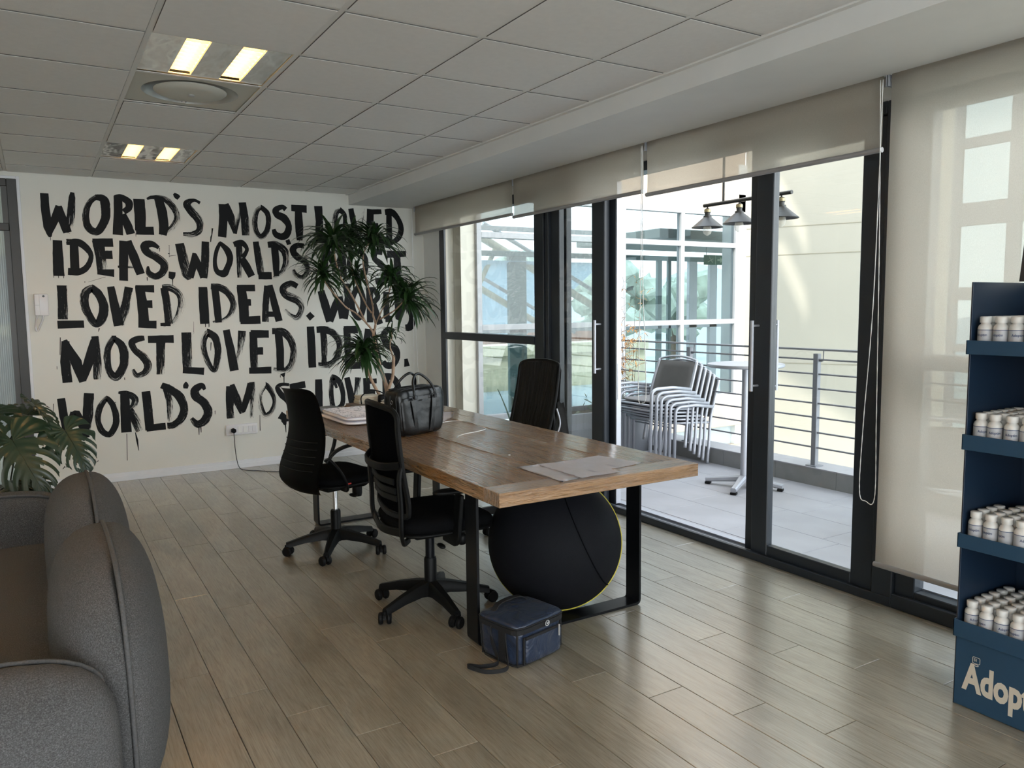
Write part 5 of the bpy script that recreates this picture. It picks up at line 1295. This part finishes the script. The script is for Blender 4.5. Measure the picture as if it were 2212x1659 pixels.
# lettering on the front
bm = text_mesh('Adoptim', .140, .0055, .64)
mt = Matrix(((0, 0, -1, -.0026), (-1, 0, 0, -.034), (0, 1, 0, .075), (0, 0, 0, 1)))
bmesh.ops.transform(bm, matrix=mt, verts=bm.verts); new('lettering', bm, M['letter'], t)
bm = text_mesh('S1', .014, .0003, .9); bmesh.ops.transform(bm, matrix=Matrix(((0, 0, -1, -.0027), (-1, 0, 0, -.068), (0, 1, 0, .188), (0, 0, 0, 1))), verts=bm.verts)
P = fillet([(-.0027, -.064, .180), (-.0027, -.064, .203), (-.0027, -.089, .203), (-.0027, -.089, .180), (-.0027, -.064, .180), (-.0027, -.066, .180)], .004, 3); tube(bm, P[:-3], .0008, 4)
new('small_square_mark', bm, M['letter'], t)
bm = B(); tube(bm, [(-.0027, -.0765 + .008 * math.cos(.6 * k), .174 + .0035 * math.sin(.6 * k)) for k in range(10)], .0012, 4, closed=True); new('letter_ring', bm, M['letter'], t)
# bottles
M['bottle'] = paint('white_hdpe', (.60, .59, .57), .38, var=.01)
M['cap'] = paint('ribbed_white_cap', (.63, .62, .60), .45, var=.01)
M['label'] = paint('bottle_label', (.42, .43, .46), .5, var=.02); M['navyline'] = paint('navy_print', (.02, .04, .12), .5)
R0 = .0245; Hb = .100
b0 = thing('pill_bottle', 'x', 'bottle', (0, 0, 0))
bm = B(); lathe(bm, [(0, 0), (R0 - .002, 0), (R0, .003), (R0, .058), (R0 - .003, .066), (.0165, .071), (.015, .074), (.015, .080)], 18); new('bottle_body', bm, M['bottle'], b0, smooth=True, angle=50)
bm = B(); lathe(bm, [(.0182, .076), (.0188, .078), (.0192, .096), (.017, Hb - .002), (0, Hb - .002)], 18); new('cap', bm, M['cap'], b0, smooth=True, angle=50)
bm = B(); lathe(bm, [(R0 + .0003, .008), (R0 + .0003, .053)], 18); new('label_band', bm, M['label'], b0, smooth=True)
bm = B(); lathe(bm, [(R0 + .0005, .0500), (R0 + .0005, .0520)], 18); new('label_line', bm, M['navyline'], b0)
bm = text_mesh('Adoptim', .0125, .0002, .85)
for v in bm.verts:
    a = -(v.co.x - .016) / R0; rr_ = R0 + .0007; x, z = v.co.x, v.co.y
    v.co = (-rr_ * math.cos(a), rr_ * math.sin(a), z + .030)
new('label_text', bm, M['navyline'], b0)
prot = b0; firstb = True; rg = random.Random(4)
names = ['topmost', 'second', 'third', 'lowest']
for si, z in enumerate(shelf_z):
    for r in range(6):
        for c_ in range(11 if si else 10):
            xx = SX + .032 + r * .0505 + rg.uniform(-.002, .002); yy = SY - .034 - c_ * .0525 + rg.uniform(-.002, .002)
            if yy < SY - .34 - r * .02: continue   # the rest lies outside the frame
            if si == 1 and r > 1 and c_ > 2: continue
            if si == 2 and (r, c_) in ((4, 0), (5, 0), (5, 1)): continue
            if firstb: b_ = prot; firstb = False
            else: b_ = copy_tree(prot)
            b_.location = (xx, yy, SZ_ if False else z); b_.rotation_euler = (0, 0, rg.uniform(-.9, .9))
            rowname = ('front', 'second', 'third', 'fourth', 'fifth', 'back')[r]
            b_['label'] = 'pill bottle, %s from the side panel, %s row of the %s display shelf' % (('first', 'second', 'third', 'fourth', 'fifth', 'sixth', 'seventh', 'eighth', 'ninth')[c_], rowname, names[si]); b_['group'] = 'bottles in the %s row of the %s display shelf' % (rowname, names[si])
# flat leaflet lying on the bottles of the second shelf
bm = B(); box(bm, -.09, .09, -.11, .11, 0, .004, .001); o = new('flat_box', bm, M['plastic2'], None, loc=(SX + .22, SY - .27, shelf_z[1] + .102), rot=(0, .0, .1)); tag(o, 'dark flat pack lying across the bottles on the second shelf', 'box')
# dark header behind the stand top
bm = B(); prism(bm, [(0, 0), (.30, 0), (.30, .42), (.045, .42), (.03, .405)], 0, .02, 'x', Matrix.Translation((3.02, 1.46, 1.546)) @ Matrix.Rotation(math.pi, 4, 'Z') )
o = new('header_board', bm, paint('header_board_brown', (.028, .024, .023), .5)); tag(o, 'dark board with rounded corner standing on top of the blue display', 'sign board')
# ------------------------------------------------------------------ balcony
M['ptile'] = paint('grey_porcelain_tile', (.34, .332, .350), .5, var=.10, scale=2.5, bump=.05)
M['grout'] = paint('grout', (.17, .17, .17), .9)
M['darktile'] = paint('dark_kerb_tile', (.24, .24, .24), .6, var=.08)
M['steelpaint'] = paint('grey_painted_steel', (.19, .195, .215), .45)
bm = B(); box(bm, 3.62, 5.60, -1.5, 7.0, -.25, -.021)
bal = struct('floor_balcony', bm, M['grout'])
bm = B(); box(bm, -.1985, .1985, -.2985, .2985, -.02, -.009, .0015); tl0 = None
y = -1.35; r = 0
xs = [3.735 - .0, 4.135, 4.535, 4.935]
j = 0
for i, x in enumerate((3.78, 4.18, 4.58, 4.98)):
    y = -1.2 + (.0, .12)[i % 2]
    while y < 6.95:
        h = min(.6, 6.97 - y)
        if tl0 is None: tl0 = new('tile', bm, M['ptile'], bal, loc=(x + .2, y + .3, 0)); inst(tl0, 'tile', loc=(x + .2, y + h / 2 - .6, 0))
        else: inst(tl0, 'tile', loc=(x + .2, y + h / 2, 0), scale=(1, h / .6, 1))
        y += .6
bm = B(); box(bm, -.075, .075, -.2985, .2985, -.02, -.009, .0015); e0 = new('tile', bm, M['ptile'], bal, loc=(3.70, 0, 0))
for k in range(-2, 12): inst(e0, 'tile', loc=(3.70, .6 * k + .35, 0))
bm = B(); box(bm, 5.385, 5.62, -1.5, 7.0, -.25, .13)
kerb = struct('trim_10', bm, M['grout'])
bm = B(); box(bm, 0, .012, -.299, .299, -.009, .135, .001); k0 = new('kerb_tile', bm, M['darktile'], kerb, loc=(5.372, -1.2, 0))
bm = B(); box(bm, 0, .26, -.299, .299, .13, .14, .001); k1 = new('kerb_cap', bm, M['ptile'], kerb, loc=(5.370, -1.2, 0))
for k in range(1, 14): inst(k0, 'kerb_tile', loc=(5.372, -1.2 + .6 * k, 0)); inst(k1, 'kerb_cap', loc=(5.370, -1.2 + .6 * k, 0))
rl = thing('railing', 'grey steel balcony railing with thin horizontal bars on the tiled kerb', 'railing', (5.44, 0, .14))
bm = B(); box(bm, -.022, .022, -1.5, 6.98, .955, .972, .003); new('top_rail', bm, M['steelpaint'], rl)
for z in (1.022, .903, .783, .662, .545, .42, .295):
    bm = B(); tube(bm, [(0, -1.5, z - .14), (0, 6.98, z - .14)], .0075, 8); new('bar', bm, M['steelpaint'], rl, smooth=True, angle=50)
for y in (-.2, 1.25, 2.70, 4.16, 5.62, 6.9):
    bm = B(); box(bm, -.022, .022, y - .022, y + .022, 0, .93, .002); box(bm, -.05, .05, y - .05, y + .05, 0, .008, .001); tube(bm, fillet([(0, y - .06, .957), (0, y - .06, .87), (0, y, .87)], .02), .005, 6); new('post', bm, M['steelpaint'], rl)

# cafe table
t = thing('cafe_table', 'round metal cafe table on a four-footed aluminium base out on the balcony', 'table', (4.86, 4.39, -.009))
bm = B(); lathe(bm, [(0, .985), (.29, .985), (.300, .992), (.302, 1.003), (.298, 1.012), (.285, 1.012), (0, 1.008)], 48); new('tabletop', bm, M['alu'], t, smooth=True, angle=40)
bm = B(); lathe(bm, [(0, .05), (.027, .05), (.027, .975), (.06, .985), (0, .985)], 20); new('column', bm, M['alu'], t, smooth=True, angle=40)
for k in range(4):
    a = math.radians(118 + 90 * k); bm = B()
    sweep(bm, [(.02 * math.cos(a), .02 * math.sin(a), .075), (.15 * math.cos(a), .15 * math.sin(a), .058), (.31 * math.cos(a), .31 * math.sin(a), .036)], rect(.06, .05, .012), up=Vector((0, 0, 1)), scale=[1.1, .9, .75]); new('foot', bm, M['alu'], t, smooth=True, angle=40)
    bm = B(); box(bm, -.03, .015, -.025, .025, 0, .02, .004, mtx=Matrix.Translation((.30 * math.cos(a), .30 * math.sin(a), 0)) @ Matrix.Rotation(a, 4, 'Z')); new('foot_pad', bm, M['rubber'], t)

# stacking chairs
M['sling'] = paint('charcoal_sling', (.20, .19, .185), .8, bump=.3, bscale=400)
def garden_chair(label, loc, rz=0.0, group=None):
    """local frame: the chair faces -X, its rear feet stand on x=0"""
    t = thing('stacking_chair', label, 'chair', loc, rz, group); w = .285
    for s in (-1, 1):
        bm = B(); P = fillet([(-.42, s * w, 0), (-.405, s * w, .535), (-.36, s * w, .562), (-.16, s * (w + .004), .566), (.06, s * w, .535)], .03, 4); tube(bm, P, .0155, 8); new('armrest', bm, M['alu'], t, smooth=True)
        bm = B(); P = crv([(0, s * w, 0), (.03, s * (w - .01), .22), (.055, s * (w - .02), .42), (.115, s * (w - .025), .62), (.175, s * (w - .035), .79)], 5); tube(bm, P, .0145, 8); new('leg', bm, M['alu'], t, smooth=True)
        bm = B(); tube(bm, [(-.40, s * (w - .02), .415), (.05, s * (w - .025), .385)], .011, 8); new('seat_rail', bm, M['alu'], t, smooth=True)
    bm = B(); tube(bm, crv([(.175, -w + .035, .79), (.188, -.12, .815), (.19, 0, .822), (.188, .12, .815), (.175, w - .035, .79)], 4), .011, 8)
    new('top_rail', bm, M['alu'], t, smooth=True)
    for a_, b_, r_ in (((-.40, -w, .415), (-.40, w, .415), .010), ((.05, -w + .02, .385), (.05, w - .02, .385), .010), ((-.405, -w, .37), (-.405, w, .37), .008)):
        bm = B(); tube(bm, [a_, b_], r_, 8); new('cross_rail', bm, M['alu'], t, smooth=True)
    rows = [[(-.40 + .45 * i / 6, (-w + .025) + (2 * w - .05) * j / 6, .420 - .030 * i / 6 - .012 * math.sin(math.pi * j / 6)) for j in range(7)] for i in range(7)]
    bm = B(); sheet(bm, rows, .004); new('seat', bm, M['sling'], t, smooth=True)
    rows = [[(.062 + .11 * i / 6 + .0 * j, (-w + .038) + (2 * w - .076) * j / 6, .445 + .335 * i / 6) for j in range(7)] for i in range(7)]
    bm = B(); sheet(bm, rows, .004); new('backrest', bm, M['sling'], t, smooth=True)
    return t
g = 'aluminium chairs stacked on the balcony'
labs = ['aluminium sling chair at the bottom of the balcony stack', 'aluminium sling chair second from the bottom of the balcony stack', 'aluminium sling chair third from the bottom of the balcony stack', 'aluminium sling chair third from the top of the balcony stack', 'aluminium sling chair second from the top of the balcony stack', 'aluminium sling chair on top of the balcony stack, its grey back fully seen']
c0 = garden_chair(labs[0], (5.315, 5.53, -.009), 0, g)
for k in range(1, 6):
    c_ = copy_tree(c0); c_.location = (5.315 - .056 * k, 5.53 + .006 * (k % 2), -.009 + .036 * k); c_['label'] = labs[k]
bm = B(); squad(bm, (-.17, 0, .435), (.20, .205, .016), (6, 6, 2.5), 6); o = new('seat_pad', bm, paint('grey_seat_pad', (.20, .19, .19), .9), None, smooth=True, loc=(5.315 - .28, 5.53, .175)); tag(o, 'grey seat pad lying on the topmost stacked chair', 'cushion')
o = copy_tree(c0); o.location = (4.50, 2.62, -.009); o.rotation_euler = (0, 0, math.radians(215)); o['label'] = 'single aluminium chair seen dimly through the long lowered blind'; o['group'] = 'aluminium chairs on the balcony'

# planter with dry bamboo
t = thing('planter', 'long dark grey planter trough at the far end of the balcony', 'planter', (4.75, 6.33, -.009))
bm = B(); box(bm, -.55, .57, -.26, -.235, 0, .45, .004); box(bm, -.55, .57, .235, .26, 0, .45, .004); box(bm, -.55, -.525, -.235, .235, 0, .45, .004); box(bm, .545, .57, -.235, .235, 0, .45, .004); new('trough', bm, M['steelpaint'], t)
bm = B(); box(bm, -.525, .545, -.235, .235, .05, .40); new('soil', bm, M['soil'], t)
M['dryleaf'] = leafmat('dry_bamboo_leaf', (.60, .27, .08), (.78, .45, .18), .7); M['drystem'] = paint('dry_bamboo_stem', (.10, .06, .035), .7); M['shrub'] = leafmat('shrub_leaf', (.02, .04, .02), (.07, .10, .05), .5)
t = thing('bamboo_plant', 'dry bamboo with orange withered leaves growing from the trough by the stacked chairs', 'plant', (5.22, 6.28, .392))
rg = random.Random(8)
bm = B(); tips = []
for k in range(9):
    a = rg.uniform(0, 6.28); L = rg.uniform(.7, 1.35); lean = rg.uniform(.03, .22)
    P = [Vector((.05 * math.cos(a), .05 * math.sin(a), 0))]
    for i in range(1, 9): P.append(P[0] + Vector((math.cos(a) * lean * (i / 8) ** 1.6, math.sin(a) * lean * (i / 8) ** 1.6, L * i / 8)))
    tube(bm, P, .0028, 5, rad=[1 - .09 * i for i in range(9)]); tips.append(P)
    for i in range(3, 9):
        for _ in range(2):
            d = Vector((rg.uniform(-1, 1), rg.uniform(-1, 1), rg.uniform(.1, 1))).normalized() * rg.uniform(.05, .16); tube(bm, [P[i], P[i] + d], .0012, 4); tips.append([P[i] + d])
new('stem', bm, M['drystem'], t)
bm = B()
for P in tips:
    for p in P[2:] if len(P) > 1 else P:
        for _ in range(4 if len(P) == 1 else 1):
            if p.z > .95 and rg.random() < .75: continue
            a = rg.uniform(0, 6.28); L = rg.uniform(.04, .085); d = Vector((math.cos(a), math.sin(a), rg.uniform(-.9, .3))).normalized(); s_ = d.cross(Vector((0, 0, 1))).normalized() * L * .09
            q0 = p; q1 = p + d * L * .5; q2 = p + d * L + Vector((0, 0, -.01))
            bm.faces.new([bm.verts.new(v) for v in (q0, q1 + s_, q2, q1 - s_)])
o = new('foliage', bm, M['dryleaf'], t); o['kind'] = 'stuff'
t = thing('low_shrub', 'low dark green shrub in the trough beneath the dry bamboo', 'plant', (5.05, 6.24, .392))
bm = B()
for _ in range(420):
    p = Vector((rg.gauss(0, .16), rg.gauss(0, .09), abs(rg.gauss(.06, .07)))); d = Vector((rg.uniform(-1, 1), rg.uniform(-1, 1), rg.uniform(-.3, 1))).normalized(); s_ = d.orthogonal().normalized() * .011
    bm.faces.new([bm.verts.new(v) for v in (p, p + d * .03 + s_, p + d * .07, p + d * .03 - s_)])
o = new('foliage', bm, M['shrub'], t); o['kind'] = 'stuff'
# snake plant
t = thing('snake_plant', 'snake plant with pointed upright leaves just outside the fixed window', 'plant', (3.99, 6.50, -.009))
M['snake'] = leafmat('snake_leaf', (.02, .05, .035), (.10, .15, .09), .4)
bm = B(); lathe(bm, [(0, 0), (.10, 0), (.13, .26), (.12, .26), (.115, .23), (0, .23)], 20); new('pot', bm, M['pot'], t, smooth=True, angle=40)
for k, (a, L, ln) in enumerate(((2.3, .46, .16), (.4, .36, .10), (3.9, .40, .12), (5.2, .30, .08))):
    bm = B(); rows = []
    for i in range(8):
        f = i / 7; w_ = .026 * (1 - .15 * f) * (1 - f ** 3) + .001; o_ = Vector((math.cos(a) * (.03 + ln * f ** 1.5), math.sin(a) * (.03 + ln * f ** 1.5), .22 + L * f)); sd = Vector((-math.sin(a), math.cos(a), 0)) * w_; nn = Vector((math.cos(a), math.sin(a), 0)) * .008
        rows.append([o_ - sd + nn, o_, o_ + sd + nn])
    sheet(bm, rows, .004); new('leaf', bm, M['snake'], t, smooth=True)

# pendant with industrial shades
M['shade'] = paint('dark_bronze_shade', (.035, .032, .030), .45); M['brass'] = paint('aged_brass', (.42, .34, .20), .4, metal=.7)
t = thing('pendant_light', 'dark bar pendant with three cone shades and bare bulbs over the balcony', 'lamp', (4.40, 4.03, 0))
bm = B(); tube(bm, [(0, .38, 2.226), (0, -.43, 2.226)], .014, 10); new('bar', bm, M['shade'], t, smooth=True, angle=50)
bm = B(); tube(bm, [(0, .185, 2.226), (0, .185, 2.93)], .009, 8); new('rod', bm, M['shade'], t, smooth=True, angle=50)
q = N('clear_bulb_glass'); q.b.inputs['Base Color'].default_value = (.95, .90, .80, 1); q.b.inputs['Roughness'].default_value = .02; q.b.inputs['Transmission Weight'].default_value = .0; q.b.inputs['Alpha'].default_value = .35; M['bulb'] = q.m
M['fil'] = paint('bulb_filament', (.6, .4, .15), .4)
for y in (.345, .03, -.345):
    bm = B(); lathe(bm, [(.006, 2.225), (.006, 2.205), (.022, 2.198), (.024, 2.17), (.020, 2.168), (.020, 2.150), (.030, 2.148), (.032, 2.135), (.036, 2.132), (.118, 2.062), (.116, 2.058), (.034, 2.126), (0, 2.13)], 28, x=0, y=y); new('shade', bm, M['shade'], t, smooth=True, angle=35)
    bm = B(); lathe(bm, [(.0225, 2.196), (.0245, 2.190), (.0245, 2.176), (.0225, 2.170)], 16, x=0, y=y); new('brass_collar', bm, M['brass'], t, smooth=True)
    bm = B(); lathe(bm, [(.014, 2.125), (.014, 2.09), (.030, 2.065), (.035, 2.04), (.028, 2.015), (.010, 2.000), (0, 1.998)], 18, x=0, y=y); new('bulb', bm, M['bulb'], t, smooth=True)
    bm = B(); tube(bm, [(0, y + .006 * math.cos(k * 1.2), 2.09 - .006 * k) for k in range(11)], .0012, 4); new('filament', bm, M['fil'], t)
bm = B(); box(bm, 4.36, 4.44, 1.0, 6.95, 2.93, 3.03, .004); struct('beam_1', bm, M['steelpaint'])
bm = B(); box(bm, 3.66, 4.44, 2.6, 2.68, 2.94, 3.03, .004); box(bm, 3.66, 4.44, 5.6, 5.68, 2.94, 3.03, .004); struct('beam_2', bm, M['steelpaint'])

# ------------------------------------------------------------------ facade across the end of the balcony
YF = 7.0
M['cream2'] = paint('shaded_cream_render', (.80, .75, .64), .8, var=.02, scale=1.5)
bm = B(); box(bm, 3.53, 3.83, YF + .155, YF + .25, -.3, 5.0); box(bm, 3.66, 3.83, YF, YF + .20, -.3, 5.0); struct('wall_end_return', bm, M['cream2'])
bm = B(); box(bm, 3.80, 7.68, YF - .02, YF + .25, 2.62, 2.84, .004); box(bm, 3.80, 7.68, YF, YF + .25, 2.84, 5.4); box(bm, 5.62, 7.68, YF, YF + .3, -6, -.30)
M['peach'] = paint('peach_render', (.62, .50, .40), .8, var=.03, scale=1.2, bump=.1)
struct('wall_facade_upper', bm, M['peach'])
bm = B(); box(bm, 5.60, 7.75, YF - .10, YF + .2, -.04, .32, .005); struct('wall_facade_base', bm, M['peach'])
bm = B(); box(bm, 7.555, 7.70, YF - .02, YF + .25, -.3, 3.2, .003); struct('wall_facade_edge', bm, M['white_paint'])
G = M['galv']
bm = B(); box(bm, 5.645, 5.735, YF - .05, YF + .05, .0, 2.62, .003)
fc = struct('window_5', bm, G)
for x in (3.85, 4.77, 6.61, 7.52): fr('mullion', fc, [(x - .028, x + .028, YF - .04, YF + .04, .0, 2.62)], G, .003)
for z in (2.205, 1.27, 2.59, .34):
    for a, b in ((3.878, 4.742), (4.798, 5.645), (5.735, 6.582), (6.638, 7.492)): fr('transom', fc, [(a, b, YF - .038, YF + .038, z - .030, z + .030)], G, .003)
for a, b in ((3.878, 4.742), (4.798, 5.645), (5.735, 6.582), (6.638, 7.492)):
    for z0, z1 in ((.37, 1.24), (1.30, 2.175), (2.235, 2.56)):
        bm = B(); box(bm, a, b, YF - .003, YF + .003, z0, z1); new('glass_pane', bm, M['glass2'], fc)
# cream wall that closes the courtyard at an angle
d_ = Vector((.45, -.893, 0)); nrm = Vector((.893, .45, 0)); p0 = Vector((7.69, 7.0, 0)); 
bm = B(); p1 = p0 + d_ * 2.25; 
prism(bm, [(p0.x, p0.y), (p1.x, p1.y), (p1.x + nrm.x * .3, p1.y + nrm.y * .3), (p0.x + nrm.x * .3, p0.y + nrm.y * .3)], -6, 6.0, 'z')
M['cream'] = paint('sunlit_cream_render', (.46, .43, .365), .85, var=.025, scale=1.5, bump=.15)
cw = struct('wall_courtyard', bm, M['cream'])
M['joint'] = paint('render_joint', (.35, .32, .25), .9)
for z in (2.42, 2.08, .75):
    bm = B(); a = p0 - nrm * .002; b = p1 - nrm * .002; sweep(bm, [a + Vector((0, 0, z)), b + Vector((0, 0, z))], rect(.006, .008), up=Vector((0, 0, 1))); new('joint_line', bm, M['joint'], cw)
# unseen plate added to shade the cream wall; its gaps shape slivers of sun
cu = bpy.data.curves.new('sun_mask', 'CURVE'); cu.dimensions = '2D'; cu.fill_mode = 'BOTH'; cu.extrude = .03
for ring in ([(3.9, 2.45), (5.75, 4.62), (8.5, 4.62), (8.5, -1), (3.9, -1)], [(5.56, 4.20), (5.68, 4.20), (5.35, 3.40), (5.051, 3.02)], [(5.02, 3.62), (5.12, 3.52), (4.78, 2.75), (4.466, 2.37)]):
    sp = cu.splines.new('POLY'); sp.points.add(len(ring) - 1); sp.use_cyclic_u = True
    for p_, (x, y) in zip(sp.points, ring): p_.co = (x, y, 0, 1)
o = bpy.data.objects.new('sun_mask_plate', cu); C.objects.link(o); bpy.context.view_layer.update()
me = bpy.data.meshes.new_from_object(o.evaluated_get(bpy.context.evaluated_depsgraph_get())); bpy.data.objects.remove(o); bpy.data.curves.remove(cu)
o = bpy.data.objects.new('sun_mask_plate', me); C.objects.link(o); me.materials.clear(); me.materials.append(M['steelpaint']); o.location = (0, 0, 6.0); o['kind'] = 'structure'
# second facade seen through the right-hand blind
bm = B(); box(bm, 9.95, 10.05, 5.60, 5.83, -3, 5, .01)
f2 = struct('window_6', bm, M['steelpaint'])
for y in (4.95, 4.1, 3.2, 2.3, 1.4): fr('mullion', f2, [(9.95, 10.05, y - .07, y + .07, -3, 5)], M['steelpaint'], .005)
for z, h in ((3.43, .12), (2.56, .28), (1.58, .16), (.9, .1), (.1, .3)): fr('transom', f2, [(9.96, 10.04, 1.0, 6.4, z - h / 2, z + h / 2)], M['steelpaint'], .005)
bm = B(); box(bm, 9.99, 10.0, 1.0, 6.4, -3, 5); new('glass_pane', bm, M['glass2'], f2)

# ------------------------------------------------------------------ what lies behind the end facade
M['pale'] = paint('pale_terrace_tile', (.50, .56, .58), .5, var=.04); M['yellowish'] = paint('sandstone_coping', (.62, .55, .38), .7, var=.1, scale=4); M['greenframe'] = paint('green_grey_frame', (.10, .16, .15), .5); M['pipe_cream'] = paint('cream_pipe', (.55, .50, .36), .5)
bm = B(); box(bm, 3.66, 10.5, YF + .05, 12.4, -.3, -.03); struct('floor_terrace', bm, M['pale'])
bm = B(); box(bm, 4.2, 10.5, 12.1, 12.4, -.1, .60); box(bm, 4.2, 10.5, 12.0, 12.45, .60, .80, .01); struct('wall_parapet', bm, M['yellowish'])
M['bricks'] = paint('red_brown_brick', (.28, .14, .10), .8, var=.3, scale=12)
bm = B(); box(bm, 4.2, 10.5, 13.2, 13.5, -.1, .98); struct('wall_brick_parapet', bm, M['bricks'])
bm = B(); box(bm, 4.2, 10.4, 9.16, 9.24, 2.16, 2.23, .004)
tf = struct('window_7', bm, M['greenframe'])
for x0, x1 in ((5.53, 5.81), (7.1, 7.16), (8.20, 8.28), (8.42, 8.47)): fr('mullion', tf, [(x0, x1, 9.17, 9.23, -.03, 2.16)], M['greenframe'], .003)
for x0, x1 in ((8.85, 9.02), (9.30, 9.46)): fr('mullion', tf, [(x0, x1, 9.17, 9.23, -.03, 2.16)], M['galv'], .003)
fr('transom', tf, [(4.2, 10.4, 9.17, 9.23, 1.12, 1.17), (4.2, 10.4, 9.17, 9.23, 2.50, 2.56)], M['galv'], .003)
t = thing('roof_truss', 'glazed roof with cream sloping pipes seen through the fixed window', 'roof', (5.5, 9.9, 0))
M['roofglass'] = paint('sky_reflect_roof_glass', (.60, .71, .77), .25, var=.06, scale=1.0)  # the sky's reflection is put into the base colour
bm = B(); sheet(bm, [[(-1.4, -.75, 2.10), (-.5, -.75, 2.10), (.5, -.75, 2.10), (1.6, -.75, 2.10)], [(-1.4, 1.5, .92), (-.5, 1.5, .92), (.5, 1.5, .92), (1.6, 1.5, .92)]], .02); new('roof_glazing', bm, M['roofglass'], t)
for z0, z1, x0, x1, r_, m_ in ((2.42, 1.30, -.35, 1.9, .055, 'pipe_cream'), (2.60, 1.48, -.30, 2.0, .030, 'galv'), (1.78, .96, -.45, 1.1, .045, 'pipe_cream'), (1.92, 1.10, -.42, 1.2, .025, 'galv')):
    bm = B(); tube(bm, [(x0, -.62, z0), (x1, -.62, z1)], r_, 12); new('truss_pipe', bm, M[m_], t, smooth=True, angle=50)
bm = B(); tube(bm, [(-.1, -.62, 2.3), (-.42, -.62, 1.70)], .035, 10); new('truss_pipe', bm, M['pipe_cream'], t, smooth=True, angle=50)
bm = B(); box(bm, 6.6, 10.4, 7.35, 9.1, 2.30, 2.42, .01); struct('ceiling_beyond', bm, paint('grey_ceiling', (.30, .31, .28), .8))
t = thing('exit_sign', 'green emergency exit sign with running figure and arrow behind the facade glass', 'sign', (7.78, 7.6, 2.07))
M['exitgreen'] = paint('exit_green', (.02, .16, .08), .5); M['exitpale'] = paint('exit_pale', (.55, .65, .45), .5)
bm = B(); box(bm, -.19, .19, -.006, .006, -.065, .065, .002); new('panel', bm, M['exitgreen'], t)
bm = B(); prism(bm, [(.05, -.012), (.10, -.012), (.10, -.04), (.15, 0), (.10, .04), (.10, .012), (.05, .012)], -.009, -.006, 'y'); new('arrow', bm, M['exitpale'], t)
bm = B(); tube(bm, [(-.10, -.008, .03), (-.07, -.008, .0), (-.04, -.008, -.035)], .007, 5); tube(bm, [(-.13, -.008, -.03), (-.07, -.008, .0), (-.03, -.008, .015)], .006, 5); tube(bm, [(-.105, -.008, .044), (-.104, -.008, .045)], .011, 6); new('running_figure', bm, M['exitpale'], t)
bm = B(); box(bm, .012, .018, -.008, -.006, -.06, .06); new('divider', bm, M['exitpale'], t)
bm = B(); tube(bm, [(-.15, 0, .06), (-.15, 0, .24)], .004, 5); tube(bm, [(.15, 0, .06), (.15, 0, .24)], .004, 5); new('hanger', bm, M['steelpaint'], t)

# far ground, trees, hills; haze is mixed into the tree and hill colours
M['far_ground'] = paint('far_ground', (.40, .43, .40), .9, var=.2, scale=.2)
bm = B(); box(bm, -60, 140, -60, 180, -6.4, -6.2); struct('ground', bm, M['far_ground'])
M['tree'] = paint('hazed_tree_foliage', (.34, .40, .33), .95, var=.3, scale=1.3); M['trunk'] = paint('tree_trunk', (.12, .09, .06), .9); M['hill'] = paint('hazy_hill', (.48, .55, .58), .95, var=.12, scale=.05)
rg = random.Random(21); k = 0
for (x, y, h, w_) in ((16, 30, 9.8, 2.2), (21, 34, 9.4, 2.4), (25.5, 41, 11.0, 2.6), (30, 38, 8.6, 2.4), (12.5, 26, 8.2, 2.0), (34.5, 42, 10.6, 2.8), (41, 44, 9.8, 2.8), (35, 31, 8.2, 2.4), (46, 50, 10.5, 3.0)):
    t = thing('tree', ('broad green tree beyond the terrace, number %d' % k), 'tree', (x, y, -6.2), rg.uniform(0, 6), 'trees beyond the terrace')
    t['label'] = 'hazy green tree beyond the terrace, seen small through the facade glass'
    bm = B()
    for _ in range(14):
        r = bmesh.ops.create_icosphere(bm, subdivisions=2, radius=w_ * rg.uniform(.28, .45), matrix=Matrix.Translation((rg.gauss(0, w_ * .33), rg.gauss(0, w_ * .33), h - w_ * .6 + rg.uniform(-w_ * .8, w_ * .35))))
        for v in r['verts']: v.co += Vector((rg.uniform(-.22, .22), rg.uniform(-.22, .22), rg.uniform(-.22, .22)))
    o = new('crown', bm, M['tree'], t); o['kind'] = 'stuff'
    bm = B(); tube(bm, [(0, 0, 0), (.1, 0, h * .5), (0, .1, h - w_ * .5)], .22, 7); new('trunk', bm, M['trunk'], t)
    k += 1
bm = B(); rows = []
for i in range(40):
    a = math.radians(10 + 90 * i / 39); R_ = 120
    hgt = 3.5 + 3.0 * math.sin(i * .5) + 2 * math.sin(i * 1.3 + 1) 
    x, y = R_ * math.sin(a), R_ * math.cos(a); rows.append([(x, y, -6.2), (x * 1.05, y * 1.05, hgt * .6), (x * 1.12, y * 1.12, hgt), (x * 1.3, y * 1.3, -6.2)])
sheet(bm, rows); struct('hills', bm, M['hill'], smooth=True)
